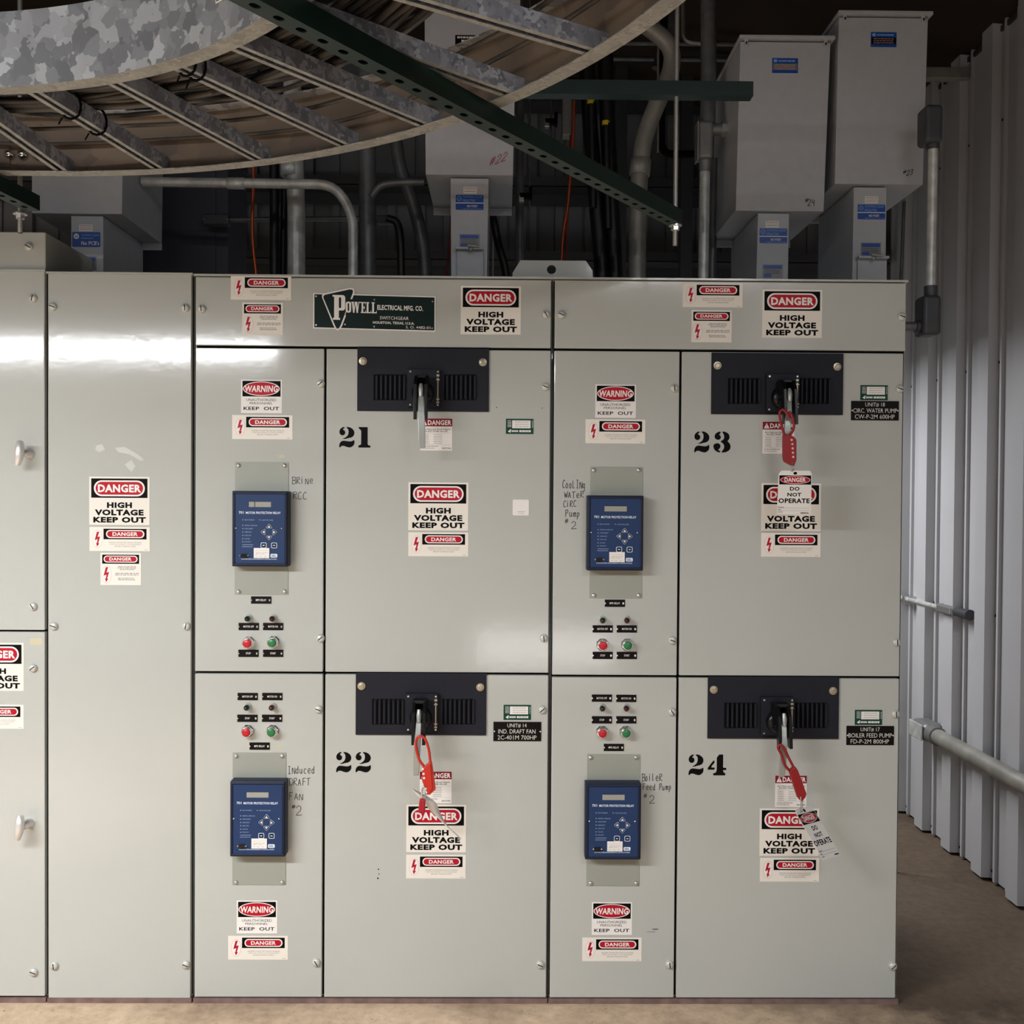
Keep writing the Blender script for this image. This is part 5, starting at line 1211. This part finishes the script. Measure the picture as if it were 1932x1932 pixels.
for i, (x, lab) in enumerate(((1000, 'thin dark hanging rod just right of the middle capacitor'), (1040, 'thin dark hanging rod left of the small conduit body'))):
    root = empty('hanger_rod', at(x, 400, 4.3), lab, 'rod')
    MB().tube([at(x, -60, 4.3), at(x - 1, 400 if i == 0 else 285, 4.3)], .0045, 8).build('shaft', GALVK, root)
    c = at(x - (8 if i == 0 else 0), 370 if i == 0 else 230, 4.29)
    MB().cbox(c, .05, .03, .02, 0).cbox(c + Vector((-.018, 0, -.012)), .02, .03, .024, 1).cbox(c + Vector((.02, 0, .01)), .012, .04, .05, 0).build('beam_clamp', [BLACKM, ZINC], root, bevel=.001)
A = at(1150, 128, 5.37); B = at(1198, 146, 5.37)
tag(MB().box(A.x, B.x, 5.37, YB, A.z - .012, A.z).box(A.x, B.x, 5.37, 5.373, B.z, A.z).box(A.x, B.x, 5.365, 5.40, B.z, B.z + .008).build('channel_piece', ZINC, bevel=.001), 'short bright zinc channel piece left of the large curved conduit', 'metal channel')
A = at(705, 58, 5.37); B = at(785, 68, 5.37)
tag(MB().box(A.x, B.x, 5.37, YB, A.z - .012, A.z).box(A.x, B.x, 5.37, 5.373, B.z, A.z).build('channel_piece', ZINC, bevel=.001), 'bright zinc channel piece seen left of the middle capacitor through the tray', 'metal channel')
conduit([(983, -60), (980, 500)], 4.5, 8, GALVK, 'dull vertical post close behind the right edge of the middle capacitor', name='support_post', cat='post', end_z=0.0)
A = at(1255, 0, 5.1); 
for i, px in enumerate((1175, 1300)):
    a_ = at(px, -60, 5.2); b_ = at(px + 4, 500, 5.2)
    tag(MB().box(a_.x - .03, a_.x + .03, 5.2, 5.26, .0, a_.z).build('support_post', GIRT, bevel=.002), ('dark square post behind the large curved conduit', 'dark square post behind the thick vertical conduit')[i], 'post')
for i, (y, d_) in enumerate(((0, 4.7), (30, 4.9))):
    a_ = at(1120, y + 80, d_); b_ = Vector((XW + .03, d_, a_.z))
    tag(MB().tube([a_, b_], .012, 10).build('conduit', GALVK), ('dark level conduit high behind the right capacitors, lower of two', 'dark level conduit high behind the right capacitors, upper of two')[1 - i], 'conduit')
# post right of capacitor 23
conduit([(1706, 380), (1700, 522)], 4.4, 3.2, GALVK, 'thin vertical conduit right of the narrow case of capacitor 23', end_z=0.0)

# ------------------------------------------------------------------ conduit joined to the right side of the cabinet
root = empty('side_conduit', (1.33, 3.7, 2.2), 'dark conduit rising beside the cabinet side with a cast elbow at each end', 'conduit')
Yq = 3.42
def lb_vert(x0, y0, x1, y1, m):
    A = at(x0, y0, Yq - .03); B = at(x1, y1, Yq - .03); return MB().box(A.x, B.x, Yq - .035, Yq + .045, B.z, A.z).build('elbow_body', m, root, bevel=.014, seg=4)
lb_vert(1741, 556, 1776, 632, FITD); lb_vert(1746, 196, 1779, 268, FITD)
MB().tube([at(1761, 262, Yq), at(1755, 560, Yq)], .0155, 16).build('pipe', GALVC, root)
MB().tube([at(1760, 262, Yq), at(1760, 282, Yq)], .0215, 16).build('hub', FITD, root)
MB().tube([at(1756, 540, Yq), at(1756, 560, Yq)], .0215, 16).build('hub', FITD, root)
a_ = at(1735, 616, Yq); MB().tube([Vector((1.281, Yq, a_.z)), Vector((a_.x + .02, Yq, a_.z))], .0155, 16).build('nipple', GALVK, root)
MB().tube([Vector((a_.x - .014, Yq, a_.z)), Vector((a_.x + .03, Yq, a_.z))], .0215, 16).build('hub', FITD, root)
# conduits on the side wall
root = empty('wall_conduit', (XW - .08, 4.3, .55), 'large galvanised conduit on the side wall ending in a cast elbow', 'conduit')
xa = XW - .075; P0 = onx(1765, 1383, xa); P0 = Vector((xa, 4.70, .525)); P1 = Vector((xa, 2.2, .525))
MB().tube([P0, P1], .0355, 20).build('pipe', GALVO, root)
MB().tube([P0 + Vector((0, .03, 0)), P0 - Vector((0, .03, 0))], .043, 20).build('hub', FITT, root)
MB().box(xa - .045, xa + .055, P0.y + .02, P0.y + .19, P0.z - .042, P0.z + .045).build('elbow_body', FITT, root, bevel=.03, seg=5)
MB().box(xa - .052, xa - .044, P0.y + .035, P0.y + .180, P0.z - .036, P0.z + .038).build('cover', GALVC, root, bevel=.01, seg=3)
MB().tube([Vector((xa + .03, P0.y + .13, P0.z)), Vector((XW + .05, P0.y + .13, P0.z))], .03, 14).build('rear_hub', FITT, root)
root = empty('wall_conduit', (XW - .05, 4.9, 1.1), 'thin galvanised conduit on the side wall ending in a small fitting', 'conduit')
xa = XW - .045; m = MB().tube([(xa, 5.5, 1.113), (xa, 4.74, 1.113)], .0115, 12); m.build('pipe', GALVC, root)
MB().box(xa - .02, xa + .02, 4.56, 4.74, 1.093, 1.133).build('fitting_body', FITT, root, bevel=.008, seg=3)
MB().box(xa - .025, xa - .019, 4.58, 4.72, 1.098, 1.128).build('cover', ZINC, root, bevel=.004)
MB().tube([(xa, 4.57, 1.113), (xa, 4.43, 1.113)], [.02, .024], 14).build('end_cap', FITD, root)
MB().box(xa - .016, XW, 5.12, 5.15, 1.09, 1.128).build('strap', ZINC, root, bevel=.002)

# ------------------------------------------------------------------ fluorescent fixtures that light the room (outside the frame)
for i, (x, y, z, L, p, t) in enumerate(FIXTURES):
    root = empty('light_fixture', (x, y, z), ('fluorescent strip fixture in front of the left cabinets', 'fluorescent strip fixture behind the right cabinets', 'high fluorescent strip fixture toward the right wall', 'high fluorescent strip fixture toward the left wall')[i], 'light fixture')
    MB().box(x - L / 2, x + L / 2, y - .07, y + .07, z + .03, z + .09).build('housing', FIXW, root, bevel=.004)
    if i in (1, 2): m = MB().prism_yz([(y - .15, z - .012), (y - .07, z + .03), (y + .07, z + .03), (y + .15, z - .012), (y + .15, z - .009), (y + .07, z + .034), (y - .07, z + .034), (y - .15, z - .009)], x - L / 2, x + L / 2)
    if i in (1, 2): m.build('reflector', FIXW, root)
    tm = mat('lit_tube_%d' % i, '#ffffff', 0.5, emit='#f6faff', estr=t / (math.pi * 2 * 2 * math.pi * .0125 * (L - .04)))
    for s in (-.05, .05): MB().tube([(x - L / 2 + .02, y + s, z + .012), (x + L / 2 - .02, y + s, z + .012)], .0125, 10).build('tube', tm, root)
    for s in (-.4, .4): MB().tube([(x + s * L, y, z + .09), (x + s * L, y, 3.60 + (XW - x - s * L) * sl + .01)], .005, 6).build('hanger', ROD, root)
print('objects', len(bpy.data.objects))
